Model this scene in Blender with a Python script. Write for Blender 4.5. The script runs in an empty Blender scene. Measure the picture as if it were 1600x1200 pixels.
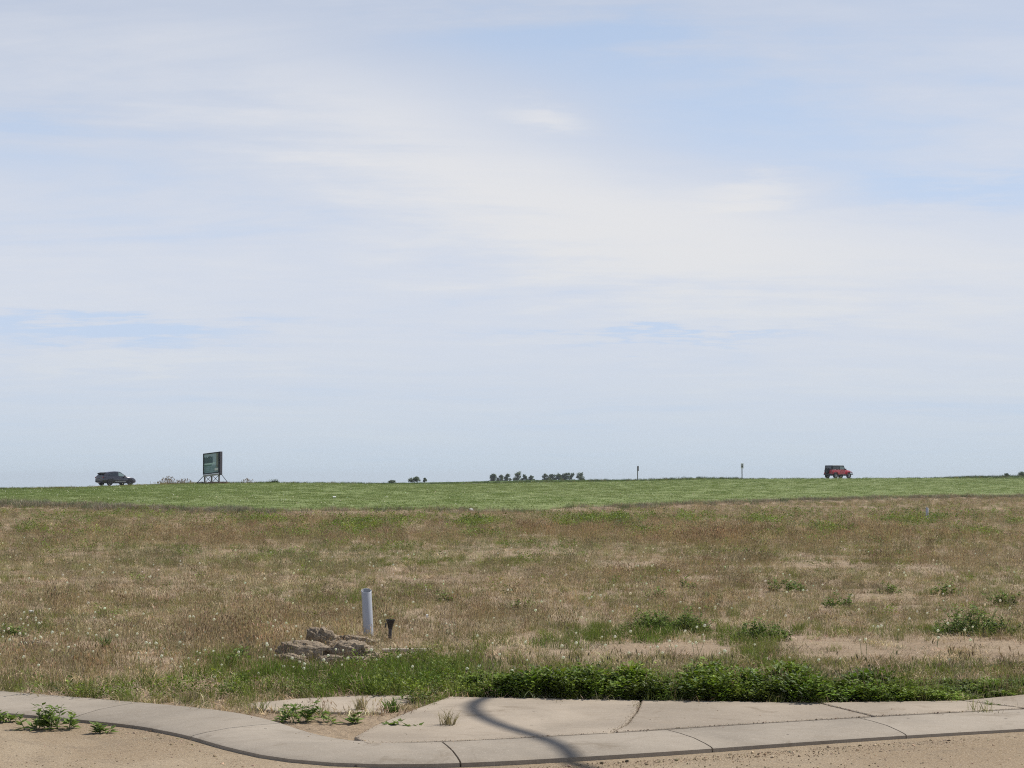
import bpy, bmesh, math, random
import numpy as np
from mathutils import Vector, Matrix, Euler

random.seed(7)
rng = np.random.default_rng(11)
scene = bpy.context.scene
COL = scene.collection
R = math.radians

# ------------------------------------------------------------------ camera
EYE = 1.75                     # eye height above the lot
FPX, HOR = 3000.0, 748.0       # focal length and eye level, in pixels of a 1600 x 1200 frame
cam_d = bpy.data.cameras.new('camera')
cam_d.sensor_width = 36.0
cam_d.lens = FPX / 1600 * 36.0
cam_d.clip_start = 0.1
cam_d.clip_end = 12000
cam = bpy.data.objects.new('camera', cam_d)
COL.objects.link(cam)
cam.location = (0, 0, EYE)
cam.rotation_euler = (R(90) + math.atan((HOR - 600) / FPX), 0, 0)
scene.camera = cam

# ------------------------------------------------------------------ sun, sky, exposure
SUN_EL, SUN_AZ = R(52), R(60)            # azimuth measured clockwise from +Y
sun_dir = Vector((math.sin(SUN_AZ) * math.cos(SUN_EL), math.cos(SUN_AZ) * math.cos(SUN_EL), math.sin(SUN_EL)))
sl = bpy.data.lights.new('sun', 'SUN')
sl.energy = 5.0
sl.angle = R(0.5)
sl.color = (1.0, 0.95, 0.87)
so = bpy.data.objects.new('sun', sl)
COL.objects.link(so)
so.rotation_euler = (-sun_dir).to_track_quat('-Z', 'Y').to_euler()

scene.view_settings.view_transform = 'Standard'
scene.view_settings.look = 'None'
scene.view_settings.exposure = 0.0
scene.view_settings.gamma = 1.0
scene.view_settings.use_curve_mapping = False

world = bpy.data.worlds.new('World')
scene.world = world
world.use_nodes = True
wt = world.node_tree
wt.nodes.clear()


class NT:
    """small helper for building node trees"""
    def __init__(self, tree):
        self.t = tree

    def n(self, kind, **kw):
        nd = self.t.nodes.new(kind)
        for k, v in kw.items():
            setattr(nd, k, v)
        return nd

    def put(self, sock, v):
        if isinstance(v, bpy.types.NodeSocket):
            self.t.links.new(v, sock)
        elif v is not None:
            if hasattr(sock.default_value, '__len__') and not hasattr(v, '__len__'):
                v = [v] * len(sock.default_value)
            if hasattr(v, '__len__') and len(sock.default_value) == 4 and len(v) == 3:
                v = tuple(v) + (1.0,)
            sock.default_value = v

    def math(self, op, a, b=None, c=None, clamp=False):
        nd = self.n('ShaderNodeMath', operation=op, use_clamp=clamp)
        self.put(nd.inputs[0], a)
        if b is not None:
            self.put(nd.inputs[1], b)
        if c is not None:
            self.put(nd.inputs[2], c)
        return nd.outputs[0]

    def vmath(self, op, a, b=None):
        nd = self.n('ShaderNodeVectorMath', operation=op)
        self.put(nd.inputs[0], a)
        if b is not None:
            self.put(nd.inputs[1], b)
        return nd.outputs[0]

    def mix(self, f, a, b, blend='MIX'):
        nd = self.n('ShaderNodeMix', data_type='RGBA', blend_type=blend)
        self.put(nd.inputs[0], f)
        self.put(nd.inputs[6], a)
        self.put(nd.inputs[7], b)
        return nd.outputs[2]

    def noise(self, vec, scale, detail=4, rough=0.55, dist=0.0, dim='3D'):
        nd = self.n('ShaderNodeTexNoise', noise_dimensions=dim)
        nd.inputs['Scale'].default_value = scale
        nd.inputs['Detail'].default_value = detail
        nd.inputs['Roughness'].default_value = rough
        nd.inputs['Distortion'].default_value = dist
        if vec is not None:
            self.put(nd.inputs['Vector'], vec)
        return nd.outputs[0]

    def ramp(self, f, stops, interp='LINEAR'):
        nd = self.n('ShaderNodeValToRGB')
        cr = nd.color_ramp
        cr.interpolation = interp
        while len(cr.elements) < len(stops):
            cr.elements.new(0.5)
        for e, (p, c) in zip(cr.elements, stops):
            e.position = p
            e.color = tuple(c) + (1.0,) if hasattr(c, '__len__') else (c, c, c, 1.0)
        self.put(nd.inputs[0], f)
        return nd.outputs[0]

    def mapr(self, v, a, b, c=0.0, d=1.0):
        nd = self.n('ShaderNodeMapRange', interpolation_type='SMOOTHSTEP')
        self.put(nd.inputs[0], v)
        for i, q in enumerate((a, b, c, d)):
            nd.inputs[i + 1].default_value = q
        return nd.outputs[0]

    def combine(self, x, y, z):
        nd = self.n('ShaderNodeCombineXYZ')
        for i, v in enumerate((x, y, z)):
            self.put(nd.inputs[i], v)
        return nd.outputs[0]

    def link(self, a, b):
        self.t.links.new(a, b)


def build_sky():
    S = 0.10
    w = NT(wt)
    sky = w.n('ShaderNodeTexSky', sky_type='NISHITA')
    sky.sun_disc = False
    sky.sun_elevation = SUN_EL
    sky.sun_rotation = SUN_AZ
    sky.altitude = 650
    sky.air_density = 1.0
    sky.dust_density = 0.6
    sky.ozone_density = 1.2
    tc = w.n('ShaderNodeTexCoord')
    d = w.vmath('NORMALIZE', tc.outputs['Generated'])
    sep = w.n('ShaderNodeSeparateXYZ')
    w.link(d, sep.inputs[0])
    X, Y, Z = sep.outputs
    zc = w.math('MAXIMUM', Z, 0.0)
    den = w.math('ADD', zc, 0.10)
    # the clouds lie on a high layer: the view direction meets it at xy / z
    px = w.math('DIVIDE', X, den)
    py = w.math('DIVIDE', Y, den)
    P = w.combine(px, py, 0.0)
    n_big = w.noise(w.vmath('ADD', P, (3.1, 1.7, 0.0)), 0.55, 4, 0.55, 0.0, '2D')
    n_str = w.noise(w.vmath('MULTIPLY', P, (0.55, 1.5, 1.0)), 1.15, 5, 0.62, 0.6, '2D')
    n_fine = w.noise(w.vmath('MULTIPLY', P, (1.0, 1.6, 1.0)), 3.6, 5, 0.62, 0.0, '2D')
    # weather: directions of the thicker cloud bank and of the clear gaps (u = tan azimuth, v = tan elevation)
    yy = w.math('MAXIMUM', Y, 0.05)
    u = w.math('DIVIDE', X, yy)
    v = w.math('DIVIDE', Z, yy)
    wob = w.math('MULTIPLY', w.math('SUBTRACT', n_str, 0.5), 0.05)
    wob2 = w.math('MULTIPLY', w.math('SUBTRACT', n_fine, 0.5), 0.035)
    u = w.math('ADD', u, wob)
    v = w.math('ADD', v, w.math('ADD', wob2, w.math('MULTIPLY', wob, 0.4)))

    UV = w.combine(u, v, 0.0)

    def blob(cx, cy, rx, ry, ang, amp):
        return (cx, cy, rx, ry, ang, amp)
    terms = [
        blob(0.02, 0.142, 0.13, 0.040, R(-20), 0.42),     # warm white bank, slanting down to the right
        blob(0.13, 0.118, 0.16, 0.026, R(-6), 0.30),
        blob(-0.10, 0.20, 0.10, 0.03, R(-16), 0.22),
        blob(0.02, 0.19, 0.022, 0.008, R(-10), 0.42),     # small wisps
        blob(0.135, 0.152, 0.030, 0.007, R(6), 0.40),
        blob(0.17, 0.180, 0.16, 0.034, R(-4), -0.36),     # clear blue gap
        blob(0.04, 0.226, 0.12, 0.020, R(-6), -0.30),
        blob(0.24, 0.150, 0.08, 0.010, R(0), -0.35),
        blob(-0.215, 0.078, 0.085, 0.0075, R(-2), -0.55),  # blue streak low on the left
        blob(-0.26, 0.178, 0.06, 0.02, 0, -0.25),
        blob(0.09, 0.0735, 0.075, 0.0030, R(2), -0.42),
        blob(-0.20, 0.062, 0.10, 0.006, R(2), 0.26),
    ]
    m = w.math('ADD', w.math('MULTIPLY', n_big, 0.40), w.math('MULTIPLY', n_str, 0.75))
    m = w.math('ADD', m, w.math('MULTIPLY', n_fine, 0.38))
    m = w.math('SUBTRACT', m, 0.24)
    for cx, cy, rx, ry, ang, amp in terms:
        mp = w.n('ShaderNodeMapping', vector_type='TEXTURE')
        w.link(UV, mp.inputs[0])
        mp.inputs['Location'].default_value = (cx, cy, 0)
        mp.inputs['Rotation'].default_value = (0, 0, ang)
        mp.inputs['Scale'].default_value = (rx, ry, 1)
        dt = w.n('ShaderNodeVectorMath', operation='DOT_PRODUCT')
        w.link(mp.outputs[0], dt.inputs[0])
        w.link(mp.outputs[0], dt.inputs[1])
        m = w.math('MULTIPLY_ADD', w.math('POWER', 0.36788, dt.outputs['Value']), amp, m)
    # thin layer: the slanted path through it grows towards the horizon
    veil = w.math('SUBTRACT', 1.0, w.math('POWER', 2.71828, w.math('DIVIDE', -0.14, w.math('POWER', w.math('ADD', zc, 0.03), 1.5))))
    k = 1.0 / S
    veil_c = tuple(c * k for c in (0.690, 0.728, 0.835))
    cloud_c = tuple(c * k for c in (0.805, 0.800, 0.812))
    blue_c = tuple(c * k for c in (0.565, 0.680, 0.890))
    haze_c = tuple(c * k for c in (0.520, 0.625, 0.715))
    base = w.mix(w.mapr(m, 0.05, 0.52), blue_c, veil_c)
    c = w.mix(veil, sky.outputs[0], base)
    thick = w.math('MULTIPLY', w.mapr(m, 0.38, 1.15), w.math('MINIMUM', w.math('MULTIPLY', veil, 1.15), 1.0))
    c = w.mix(thick, c, cloud_c)
    hz = w.math('POWER', 2.71828, w.math('DIVIDE', zc, -0.062))
    c = w.mix(w.math('MULTIPLY', hz, 0.88), c, haze_c)
    bg = w.n('ShaderNodeBackground')
    w.link(c, bg.inputs[0])
    bg.inputs[1].default_value = S
    out = w.n('ShaderNodeOutputWorld')
    w.link(bg.outputs[0], out.inputs[0])


build_sky()
world.cycles.sampling_method = 'NONE'
scene.cycles.max_bounces = 5
scene.cycles.diffuse_bounces = 2
scene.cycles.transparent_max_bounces = 6
scene.cycles.use_denoising = False
scene.cycles.pixel_filter_type = 'BLACKMAN_HARRIS'
scene.cycles.filter_width = 1.1


# ------------------------------------------------------------------ numeric helpers
def ground_at(px, py, z=0.0):
    """the point of the level lot that a sight line through a photo position meets"""
    y = FPX * (EYE - z) / (py - HOR)
    return (px - 800) / FPX * y, y


def vnoise(x, y, seed=0):
    x = np.asarray(x, float)
    y = np.asarray(y, float)
    xi, yi = np.floor(x), np.floor(y)
    fx, fy = x - xi, y - yi
    fx, fy = fx * fx * (3 - 2 * fx), fy * fy * (3 - 2 * fy)

    def hsh(a, b):
        q = np.sin(a * 127.1 + b * 311.7 + seed * 74.7) * 43758.5453
        return q - np.floor(q)
    return ((hsh(xi, yi) * (1 - fx) + hsh(xi + 1, yi) * fx) * (1 - fy)
            + (hsh(xi, yi + 1) * (1 - fx) + hsh(xi + 1, yi + 1) * fx) * fy)


def fbm(x, y, seed=0, octv=4):
    s, a, f, tot = 0, 1.0, 1.0, 0
    for i in range(octv):
        s = s + a * vnoise(np.asarray(x) * f + i * 17.3, np.asarray(y) * f - i * 9.1, seed + i)
        tot += a
        a *= 0.5
        f *= 2.03
    return s / tot


def sstep(t):
    t = np.clip(t, 0, 1)
    return t * t * (3 - 2 * t)


def px2a(p):
    return [(q - 800) / FPX for q in p]


# the far edge of the lot, the crest of the green field and the ridge behind the road, by bearing
E_A = [-.40, -.267, -.2, -.133, 0, .067, .133, .2, .267, .40]
E_D = [125, 115, 104, 97, 104, 115, 130, 145, 155, 170]
E_Z = [.10, .06, 0, -.03, -.02, -.04, .06, .11, .2, .2]
C_A = px2a([-400, 0, 110, 200, 300, 420, 560, 600, 700, 800, 900, 1000, 1100, 1200, 1300, 1450, 1600, 2000])
C_Y = [768, 765, 763, 759, 756.0, 755, 756, 757, 756.5, 755, 753.5, 752, 749.5, 748.5, 748, 747.3, 748, 748]
R_A = px2a([-400, 0, 480, 560, 700, 760, 860, 1000, 1040, 1090, 1150, 1210, 1420, 1460, 1500, 1600, 2000])
R_Y = [768, 768, 764, 755.5, 753.5, 752, 750, 749.6, 748.3, 747, 748.2, 752, 752, 748, 746, 744.5, 744]
ROAD_P, ROAD_U = np.array([-42.2, 205.0]), np.array([.8123, .5832])
ROAD_N = np.array([-.5832, .8123])


def edge_d(a):
    return np.interp(a, E_A, E_D)


def crest_d(a):
    return (235.3 - 9 / .8123) / (1 - .718 * np.clip(a, -.4, .4))


def crest_z(a):
    return EYE + (HOR - np.interp(a, C_A, C_Y)) * crest_d(a) / FPX


# kerb line of the corner: field side of the kerb
KERB = [(-40, 36.5), (-12, 20.6), (-7, 17.65), (-4.22, 15.81), (-3.31, 15.26), (-2.46, 14.72), (-2.0, 14.35), (-1.62, 13.72),
        (-1.32, 13.05), (-.95, 12.62), (-.3, 12.78), (.8, 13.22), (1.61, 13.62), (2.66, 14.08), (3.55, 14.42), (6, 15.4),
        (12, 17.8), (40, 29)]
KX, KY = np.array([p[0] for p in KERB]), np.array([p[1] for p in KERB])


def terrain(x, y):
    x = np.asarray(x, float)
    y = np.asarray(y, float)
    a = np.clip(x / np.maximum(y, 5.0), -.4, .4)
    De, Ze = edge_d(a), np.interp(a, E_A, E_Z)
    Dc, Zc = crest_d(a), crest_z(a)
    z = Ze * sstep((y - 60) / (De - 60))
    t = (y - De) / (Dc - De)
    zg = Ze + (Zc - Ze) * np.clip(t, 0, 1) ** 0.92
    z = np.where(y > De, zg, z)
    s = (x - ROAD_P[0]) * ROAD_N[0] + (y - ROAD_P[1]) * ROAD_N[1]
    zr = Zc - 0.02
    z = np.where(s > -9, Zc + (zr - Zc) * sstep((s + 9) / 5), z)
    D2 = np.maximum(360.0, Dc + 60)
    zR = EYE + (HOR - np.interp(a, R_A, R_Y)) * D2 / FPX
    t2 = (y - (Dc + 13)) / (D2 - Dc - 13)
    z2 = zr + (zR - zr) * sstep(t2) - 0.9 * np.sin(np.pi * np.clip(t2, 0, 1)) ** 2
    z = np.where(s > 4, z2, z)
    t3 = (y - D2) / 300
    z = np.where(y > D2, zR + (-3.4 - zR) * sstep(t3), z)
    t4 = (y - 700) / 3000
    z = np.where(y > 700, -3.4 - 75 * sstep(t4), z)
    # micro relief of the lot
    near = sstep((y - 15.5) / 2) * (1 - sstep((y - 150) / 60))
    z = z + near * (0.05 * (fbm(x * .8, y * .8, 5, 3) - .5) + 0.04 * (fbm(x * .12, y * .12, 9, 2) - .5))
    # low berm of turned soil along the edge of the crop
    berm = np.exp(-((y - De + 3.0) / 1.6) ** 2) * (0.10 + .22 * fbm(x * .3, y * .3, 21, 3)) * (np.abs(a + .0) > .02)
    z = z + berm
    # towards the street
    ky = np.interp(x, KX, KY)
    z = np.where(y < 16.5, z - 0.008 * sstep((15.9 - y) / .5), z)
    z = np.where(y < ky - .25, -0.32, z)
    return z


def tz(x, y):
    return float(terrain(np.array([x]), np.array([y]))[0])


# ------------------------------------------------------------------ object helpers
def link(name, me, parent=None, mats=()):
    o = bpy.data.objects.new(name, me)
    COL.objects.link(o)
    if parent is not None:
        o.parent = parent
    if me is not None:
        for m in mats:
            me.materials.append(m)
    return o


def tag(o, label=None, cat=None, group=None, kind=None):
    if label:
        o['label'] = label
    if cat:
        o['category'] = cat
    if group:
        o['group'] = group
    if kind:
        o['kind'] = kind
    return o


def empty(name, loc, rz=0.0, label=None, cat=None, group=None):
    o = link(name, None)
    o.empty_display_size = 0.2
    o.location = loc
    o.rotation_euler = (0, 0, rz)
    return tag(o, label, cat, group)


class MB:
    """collects shapes and builds them as one mesh"""
    def __init__(self):
        self.v, self.f, self.m = [], [], []

    def add(self, vs, fs, mi=0):
        b = len(self.v)
        self.v += [tuple(map(float, q)) for q in vs]
        self.f += [tuple(i + b for i in q) for q in fs]
        self.m += [mi] * len(fs)
        return self

    def box(self, c, s, rot=None, mi=0):
        hx, hy, hz = s[0] / 2, s[1] / 2, s[2] / 2
        vs = [Vector((x, y, z)) for x in (-hx, hx) for y in (-hy, hy) for z in (-hz, hz)]
        if rot is not None:
            M = Euler(rot).to_matrix()
            vs = [M @ q for q in vs]
        vs = [q + Vector(c) for q in vs]
        return self.add(vs, [(0, 1, 3, 2), (4, 6, 7, 5), (0, 4, 5, 1), (2, 3, 7, 6), (0, 2, 6, 4), (1, 5, 7, 3)], mi)

    def tube(self, pts, rad, n=8, mi=0, cap=True):
        pts = [Vector(p) for p in pts]
        rads = rad if hasattr(rad, '__len__') else [rad] * len(pts)
        rings = []
        up = None
        for i, p in enumerate(pts):
            t = (pts[min(i + 1, len(pts) - 1)] - pts[max(i - 1, 0)]).normalized()
            if up is None:
                up = t.orthogonal().normalized()
            up = (up - t * up.dot(t)).normalized()
            s = t.cross(up)
            rings.append([p + (up * math.cos(k * 2 * math.pi / n) + s * math.sin(k * 2 * math.pi / n)) * rads[i] for k in range(n)])
        vs = [q for r in rings for q in r]
        fs = []
        for i in range(len(rings) - 1):
            for k in range(n):
                fs.append((i * n + k, i * n + (k + 1) % n, (i + 1) * n + (k + 1) % n, (i + 1) * n + k))
        if cap:
            fs.append(tuple(reversed(range(n))))
            fs.append(tuple((len(rings) - 1) * n + k for k in range(n)))
        return self.add(vs, fs, mi)

    def lathe(self, prof, n=24, axis='z', c=(0, 0, 0), mi=0):
        """prof: (radius, height) pairs revolved about an axis"""
        vs = []
        for r, h in prof:
            for k in range(n):
                a = 2 * math.pi * k / n
                p = (r * math.cos(a), r * math.sin(a), h)
                if axis == 'y':
                    p = (p[0], p[2], p[1])
                if axis == 'x':
                    p = (p[2], p[0], p[1])
                vs.append((p[0] + c[0], p[1] + c[1], p[2] + c[2]))
        fs = [(i * n + k, i * n + (k + 1) % n, (i + 1) * n + (k + 1) % n, (i + 1) * n + k)
              for i in range(len(prof) - 1) for k in range(n)]
        return self.add(vs, fs, mi)

    def prism(self, poly, axis, a, b, mi=0):
        """poly of 2-D points extruded along an axis from a to b"""
        n = len(poly)

        def P(q, h):
            return {'x': (h, q[0], q[1]), 'y': (q[0], h, q[1]), 'z': (q[0], q[1], h)}[axis]
        vs = [P(q, a) for q in poly] + [P(q, b) for q in poly]
        fs = [tuple(range(n)), tuple(reversed(range(n, 2 * n)))]
        fs += [(i, n + i, n + (i + 1) % n, (i + 1) % n) for i in range(n)]
        return self.add(vs, fs, mi)

    def mesh(self, name, smooth=None, bevel=0.0, seg=2):
        me = bpy.data.meshes.new(name)
        me.from_pydata(self.v, [], self.f)
        me.polygons.foreach_set('material_index', self.m)
        bm = bmesh.new()
        bm.from_mesh(me)
        bmesh.ops.recalc_face_normals(bm, faces=bm.faces)
        if bevel:
            es = [e for e in bm.edges if len(e.link_faces) == 2 and e.calc_face_angle(0) > R(25)]
            bmesh.ops.bevel(bm, geom=es, offset=bevel, segments=seg, profile=.5, affect='EDGES', clamp_overlap=True)
        bm.to_mesh(me)
        bm.free()
        if smooth:
            me.shade_smooth()
            me.set_sharp_from_angle(angle=R(smooth))
        me.update()
        return me

    def build(self, name, mat, parent=None, smooth=None, bevel=0.0, seg=2):
        mats = mat if isinstance(mat, (list, tuple)) else [mat]
        return link(name, self.mesh(name, smooth, bevel, seg), parent, mats)


def copy_tree(o, parent=None):
    c = o.copy()
    COL.objects.link(c)
    c.parent = parent
    for ch in o.children:
        copy_tree(ch, c)
    return c


# ------------------------------------------------------------------ materials
def new_mat(name):
    m = bpy.data.materials.new(name)
    m.use_nodes = True
    m.node_tree.nodes.clear()
    t = NT(m.node_tree)
    out = t.n('ShaderNodeOutputMaterial')
    return m, t, out


def simple(name, col, rough=0.6, metal=0.0, vary=0.12, scale=8.0, bump=0.0, coat=0.0, spec=0.5):
    m, t, out = new_mat(name)
    b = t.n('ShaderNodeBsdfPrincipled')
    tc = t.n('ShaderNodeTexCoord')
    nz = t.noise(tc.outputs['Object'], scale, 5, 0.6)
    c = t.mix(nz, tuple(q * (1 - vary) for q in col), tuple(min(1, q * (1 + vary)) for q in col))
    t.link(c, b.inputs['Base Color'])
    t.put(b.inputs['Roughness'], t.math('ADD', rough - .06, t.math('MULTIPLY', nz, .12)))
    b.inputs['Metallic'].default_value = metal
    b.inputs['Coat Weight'].default_value = coat
    b.inputs['Coat Roughness'].default_value = 0.06
    b.inputs['Specular IOR Level'].default_value = spec
    if bump:
        bp = t.n('ShaderNodeBump')
        bp.inputs['Distance'].default_value = bump
        bp.inputs['Strength'].default_value = 0.8
        t.link(t.noise(tc.outputs['Object'], scale * 4, 5, .65), bp.inputs['Height'])
        t.link(bp.outputs[0], b.inputs['Normal'])
    t.link(b.outputs[0], out.inputs[0])
    return m


def leaf_mat(name, col, trans=0.35, gloss=0.25, instancer=True, spread=0.5):
    """leaf or blade: scatters light on both sides; the plant's own tint and each blade's shade vary"""
    m, t, out = new_mat(name)
    if instancer:
        at = t.n('ShaderNodeAttribute', attribute_type='INSTANCER', attribute_name='tint')
        base = t.mix(1.0, col, at.outputs['Color'], 'MULTIPLY')
    else:
        base = col
    va = t.n('ShaderNodeAttribute', attribute_type='GEOMETRY', attribute_name='shade')
    k = t.math('ADD', 1 - spread, t.math('MULTIPLY', va.outputs['Fac'], 2 * spread))
    c = t.mix(1.0, base, k, 'MULTIPLY')
    df = t.n('ShaderNodeBsdfDiffuse')
    tr = t.n('ShaderNodeBsdfTranslucent')
    t.put(df.inputs[0], c)
    t.put(tr.inputs[0], t.mix(1.0, c, (1.05, 1.15, 0.7), 'MULTIPLY'))
    mx = t.n('ShaderNodeMixShader')
    mx.inputs[0].default_value = trans
    t.link(df.outputs[0], mx.inputs[1])
    t.link(tr.outputs[0], mx.inputs[2])
    last = mx
    if gloss > 0:
        gl = t.n('ShaderNodeBsdfGlossy')
        gl.inputs['Roughness'].default_value = 0.55
        gl.inputs[0].default_value = (.9, .95, 1, 1)
        m2 = t.n('ShaderNodeMixShader')
        m2.inputs[0].default_value = gloss * .022
        t.link(mx.outputs[0], m2.inputs[1])
        t.link(gl.outputs[0], m2.inputs[2])
        last = m2
    t.link(last.outputs[0], out.inputs[0])
    return m


def soil_mat():
    m, t, out = new_mat('soil')
    g = t.n('ShaderNodeNewGeometry')
    p = g.outputs['Position']
    big = t.noise(p, 0.16, 4, .55, .4)
    mid = t.noise(p, 1.3, 5, .6)
    fine = t.noise(p, 22, 6, .7)
    c = t.ramp(big, [(.32, (.30, .215, .14)), (.5, (.38, .285, .19)), (.68, (.34, .26, .17))])
    c = t.mix(t.mapr(mid, .35, .7), c, (.43, .33, .225))
    c = t.mix(t.mapr(fine, .35, .75), t.mix(.5, c, (.11, .075, .045)), c)
    peb = t.n('ShaderNodeTexVoronoi')
    peb.inputs['Scale'].default_value = 34
    t.link(p, peb.inputs['Vector'])
    c = t.mix(t.math('MULTIPLY', t.mapr(peb.outputs['Distance'], .28, .12), .5), c, (.44, .37, .28))
    b = t.n('ShaderNodeBsdfPrincipled')
    t.link(c, b.inputs['Base Color'])
    b.inputs['Roughness'].default_value = 0.95
    b.inputs['Specular IOR Level'].default_value = 0.15
    bp = t.n('ShaderNodeBump')
    bp.inputs['Distance'].default_value = 0.05
    bp.inputs['Strength'].default_value = 1.0
    t.link(t.math('ADD', t.math('MULTIPLY', fine, .5), t.noise(p, 6, 5, .65)), bp.inputs['Height'])
    t.link(bp.outputs[0], b.inputs['Normal'])
    t.link(b.outputs[0], out.inputs[0])
    return m


def crop_mat():
    m, t, out = new_mat('crop_green')
    g = t.n('ShaderNodeNewGeometry')
    p = g.outputs['Position']
    row = t.noise(t.vmath('MULTIPLY', p, (.05, .16, 1)), 1.0, 5, .6, .5)
    mid = t.noise(t.vmath('MULTIPLY', p, (.35, 1.0, 1)), 0.8, 5, .65)
    fine = t.noise(p, 4.0, 6, .7)
    c = t.ramp(row, [(.30, (.155, .198, .064)), (.5, (.172, .210, .074)), (.70, (.194, .222, .088))])
    c = t.mix(t.mapr(mid, .4, .75, 0, .6), c, (.235, .265, .125))
    c = t.mix(t.mapr(fine, .55, .3, 0, .35), c, (.105, .140, .040))
    b = t.n('ShaderNodeBsdfPrincipled')
    t.link(c, b.inputs['Base Color'])
    b.inputs['Roughness'].default_value = 0.9
    b.inputs['Specular IOR Level'].default_value = 0.1
    bp = t.n('ShaderNodeBump')
    bp.inputs['Distance'].default_value = 0.10
    bp.inputs['Strength'].default_value = 0.8
    t.link(fine, bp.inputs['Height'])
    t.link(bp.outputs[0], b.inputs['Normal'])
    t.link(b.outputs[0], out.inputs[0])
    return m


def far_mat():
    m, t, out = new_mat('far_grassland')
    g = t.n('ShaderNodeNewGeometry')
    p = g.outputs['Position']
    a = t.noise(t.vmath('MULTIPLY', p, (.012, .03, 1)), 1.0, 5, .6)
    b_ = t.noise(p, .8, 6, .65)
    c = t.ramp(a, [(.35, (.062, .098, .022)), (.52, (.080, .115, .030)), (.68, (.15, .15, .07))])
    c = t.mix(t.mapr(b_, .6, .3, 0, .5), c, (.035, .055, .015))
    b = t.n('ShaderNodeBsdfPrincipled')
    t.link(c, b.inputs['Base Color'])
    b.inputs['Roughness'].default_value = 0.95
    b.inputs['Specular IOR Level'].default_value = 0.1
    t.link(b.outputs[0], out.inputs[0])
    return m


def concrete_mat(name, col):
    m, t, out = new_mat(name)
    g = t.n('ShaderNodeNewGeometry')
    p = g.outputs['Position']
    big = t.noise(p, .9, 5, .6, .6)
    mid = t.noise(t.vmath('MULTIPLY', p, (1.0, 3.0, 1)), 4.0, 5, .65)
    fine = t.noise(p, 120, 3, .7)
    c = t.mix(t.mapr(big, .3, .7), tuple(q * .80 for q in col), tuple(q * 1.1 for q in col))
    oi = t.n('ShaderNodeObjectInfo')
    c = t.mix(1.0, c, t.math('ADD', .90, t.math('MULTIPLY', oi.outputs['Random'], .18)), 'MULTIPLY')
    c = t.mix(t.mapr(mid, .45, .8, 0, .35), c, (col[0] * .72, col[1] * .66, col[2] * .58))
    c = t.mix(t.mapr(fine, .54, .72, 0, .55), c, tuple(q * .45 for q in col))
    grit = t.noise(p, 55, 4, .8)
    c = t.mix(t.mapr(grit, .54, .70, 0, .7), c, (col[0] * 1.35, col[1] * 1.35, col[2] * 1.38))
    stain = t.noise(p, 2.2, 6, .7, 1.2)
    c = t.mix(t.mapr(stain, .54, .72, 0, .55), c, (col[0] * .50, col[1] * .45, col[2] * .38))
    # small dark droppings of soil and old stains
    vo = t.n('ShaderNodeTexVoronoi')
    vo.inputs['Scale'].default_value = 3.3
    t.link(p, vo.inputs['Vector'])
    c = t.mix(t.mapr(vo.outputs['Distance'], .055, .03, 0, .7), c, (.07, .055, .045))
    b = t.n('ShaderNodeBsdfPrincipled')
    t.link(c, b.inputs['Base Color'])
    b.inputs['Roughness'].default_value = 0.9
    b.inputs['Specular IOR Level'].default_value = 0.2
    bp = t.n('ShaderNodeBump')
    bp.inputs['Distance'].default_value = 0.006
    bp.inputs['Strength'].default_value = 0.7
    t.link(t.math('ADD', mid, t.math('MULTIPLY', fine, .5)), bp.inputs['Height'])
    t.link(bp.outputs[0], b.inputs['Normal'])
    t.link(b.outputs[0], out.inputs[0])
    return m


def road_mat():
    m, t, out = new_mat('dusty_asphalt')
    g = t.n('ShaderNodeNewGeometry')
    p = g.outputs['Position']
    big = t.noise(p, .5, 5, .6, .5)
    fine = t.noise(p, 45, 5, .75)
    vo = t.n('ShaderNodeTexVoronoi')
    vo.inputs['Scale'].default_value = 75
    t.link(p, vo.inputs['Vector'])
    damp = t.noise(p, 1.7, 6, .7, 1.0)
    c = t.mix(t.mapr(big, .35, .68), (.27, .20, .125), (.35, .275, .185))
    c = t.mix(t.mapr(damp, .5, .7, 0, .6), c, (.20, .155, .105))
    c = t.mix(t.mapr(vo.outputs['Distance'], .5, .15, 0, .55), c, (.50, .42, .31))
    c = t.mix(t.mapr(fine, .5, .3, 0, .75), c, (.13, .10, .075))
    b = t.n('ShaderNodeBsdfPrincipled')
    t.link(c, b.inputs['Base Color'])
    b.inputs['Roughness'].default_value = 0.95
    b.inputs['Specular IOR Level'].default_value = 0.2
    bp = t.n('ShaderNodeBump')
    bp.inputs['Distance'].default_value = 0.012
    t.link(fine, bp.inputs['Height'])
    t.link(bp.outputs[0], b.inputs['Normal'])
    t.link(b.outputs[0], out.inputs[0])
    return m


def clod_mat():
    m, t, out = new_mat('clay_clod')
    tc = t.n('ShaderNodeTexCoord')
    p = tc.outputs['Object']
    a = t.noise(p, 5, 6, .65)
    f = t.noise(p, 40, 6, .75)
    c = t.mix(t.mapr(a, .35, .7), (.29, .23, .165), (.48, .39, .29))
    c = t.mix(t.mapr(f, .5, .3, 0, .7), c, (.10, .07, .05))
    b = t.n('ShaderNodeBsdfPrincipled')
    t.link(c, b.inputs['Base Color'])
    b.inputs['Roughness'].default_value = .97
    b.inputs['Specular IOR Level'].default_value = .1
    bp = t.n('ShaderNodeBump')
    bp.inputs['Distance'].default_value = .03
    bp.inputs['Strength'].default_value = 1
    t.link(t.math('ADD', f, a), bp.inputs['Height'])
    t.link(bp.outputs[0], b.inputs['Normal'])
    t.link(b.outputs[0], out.inputs[0])
    return m


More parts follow.
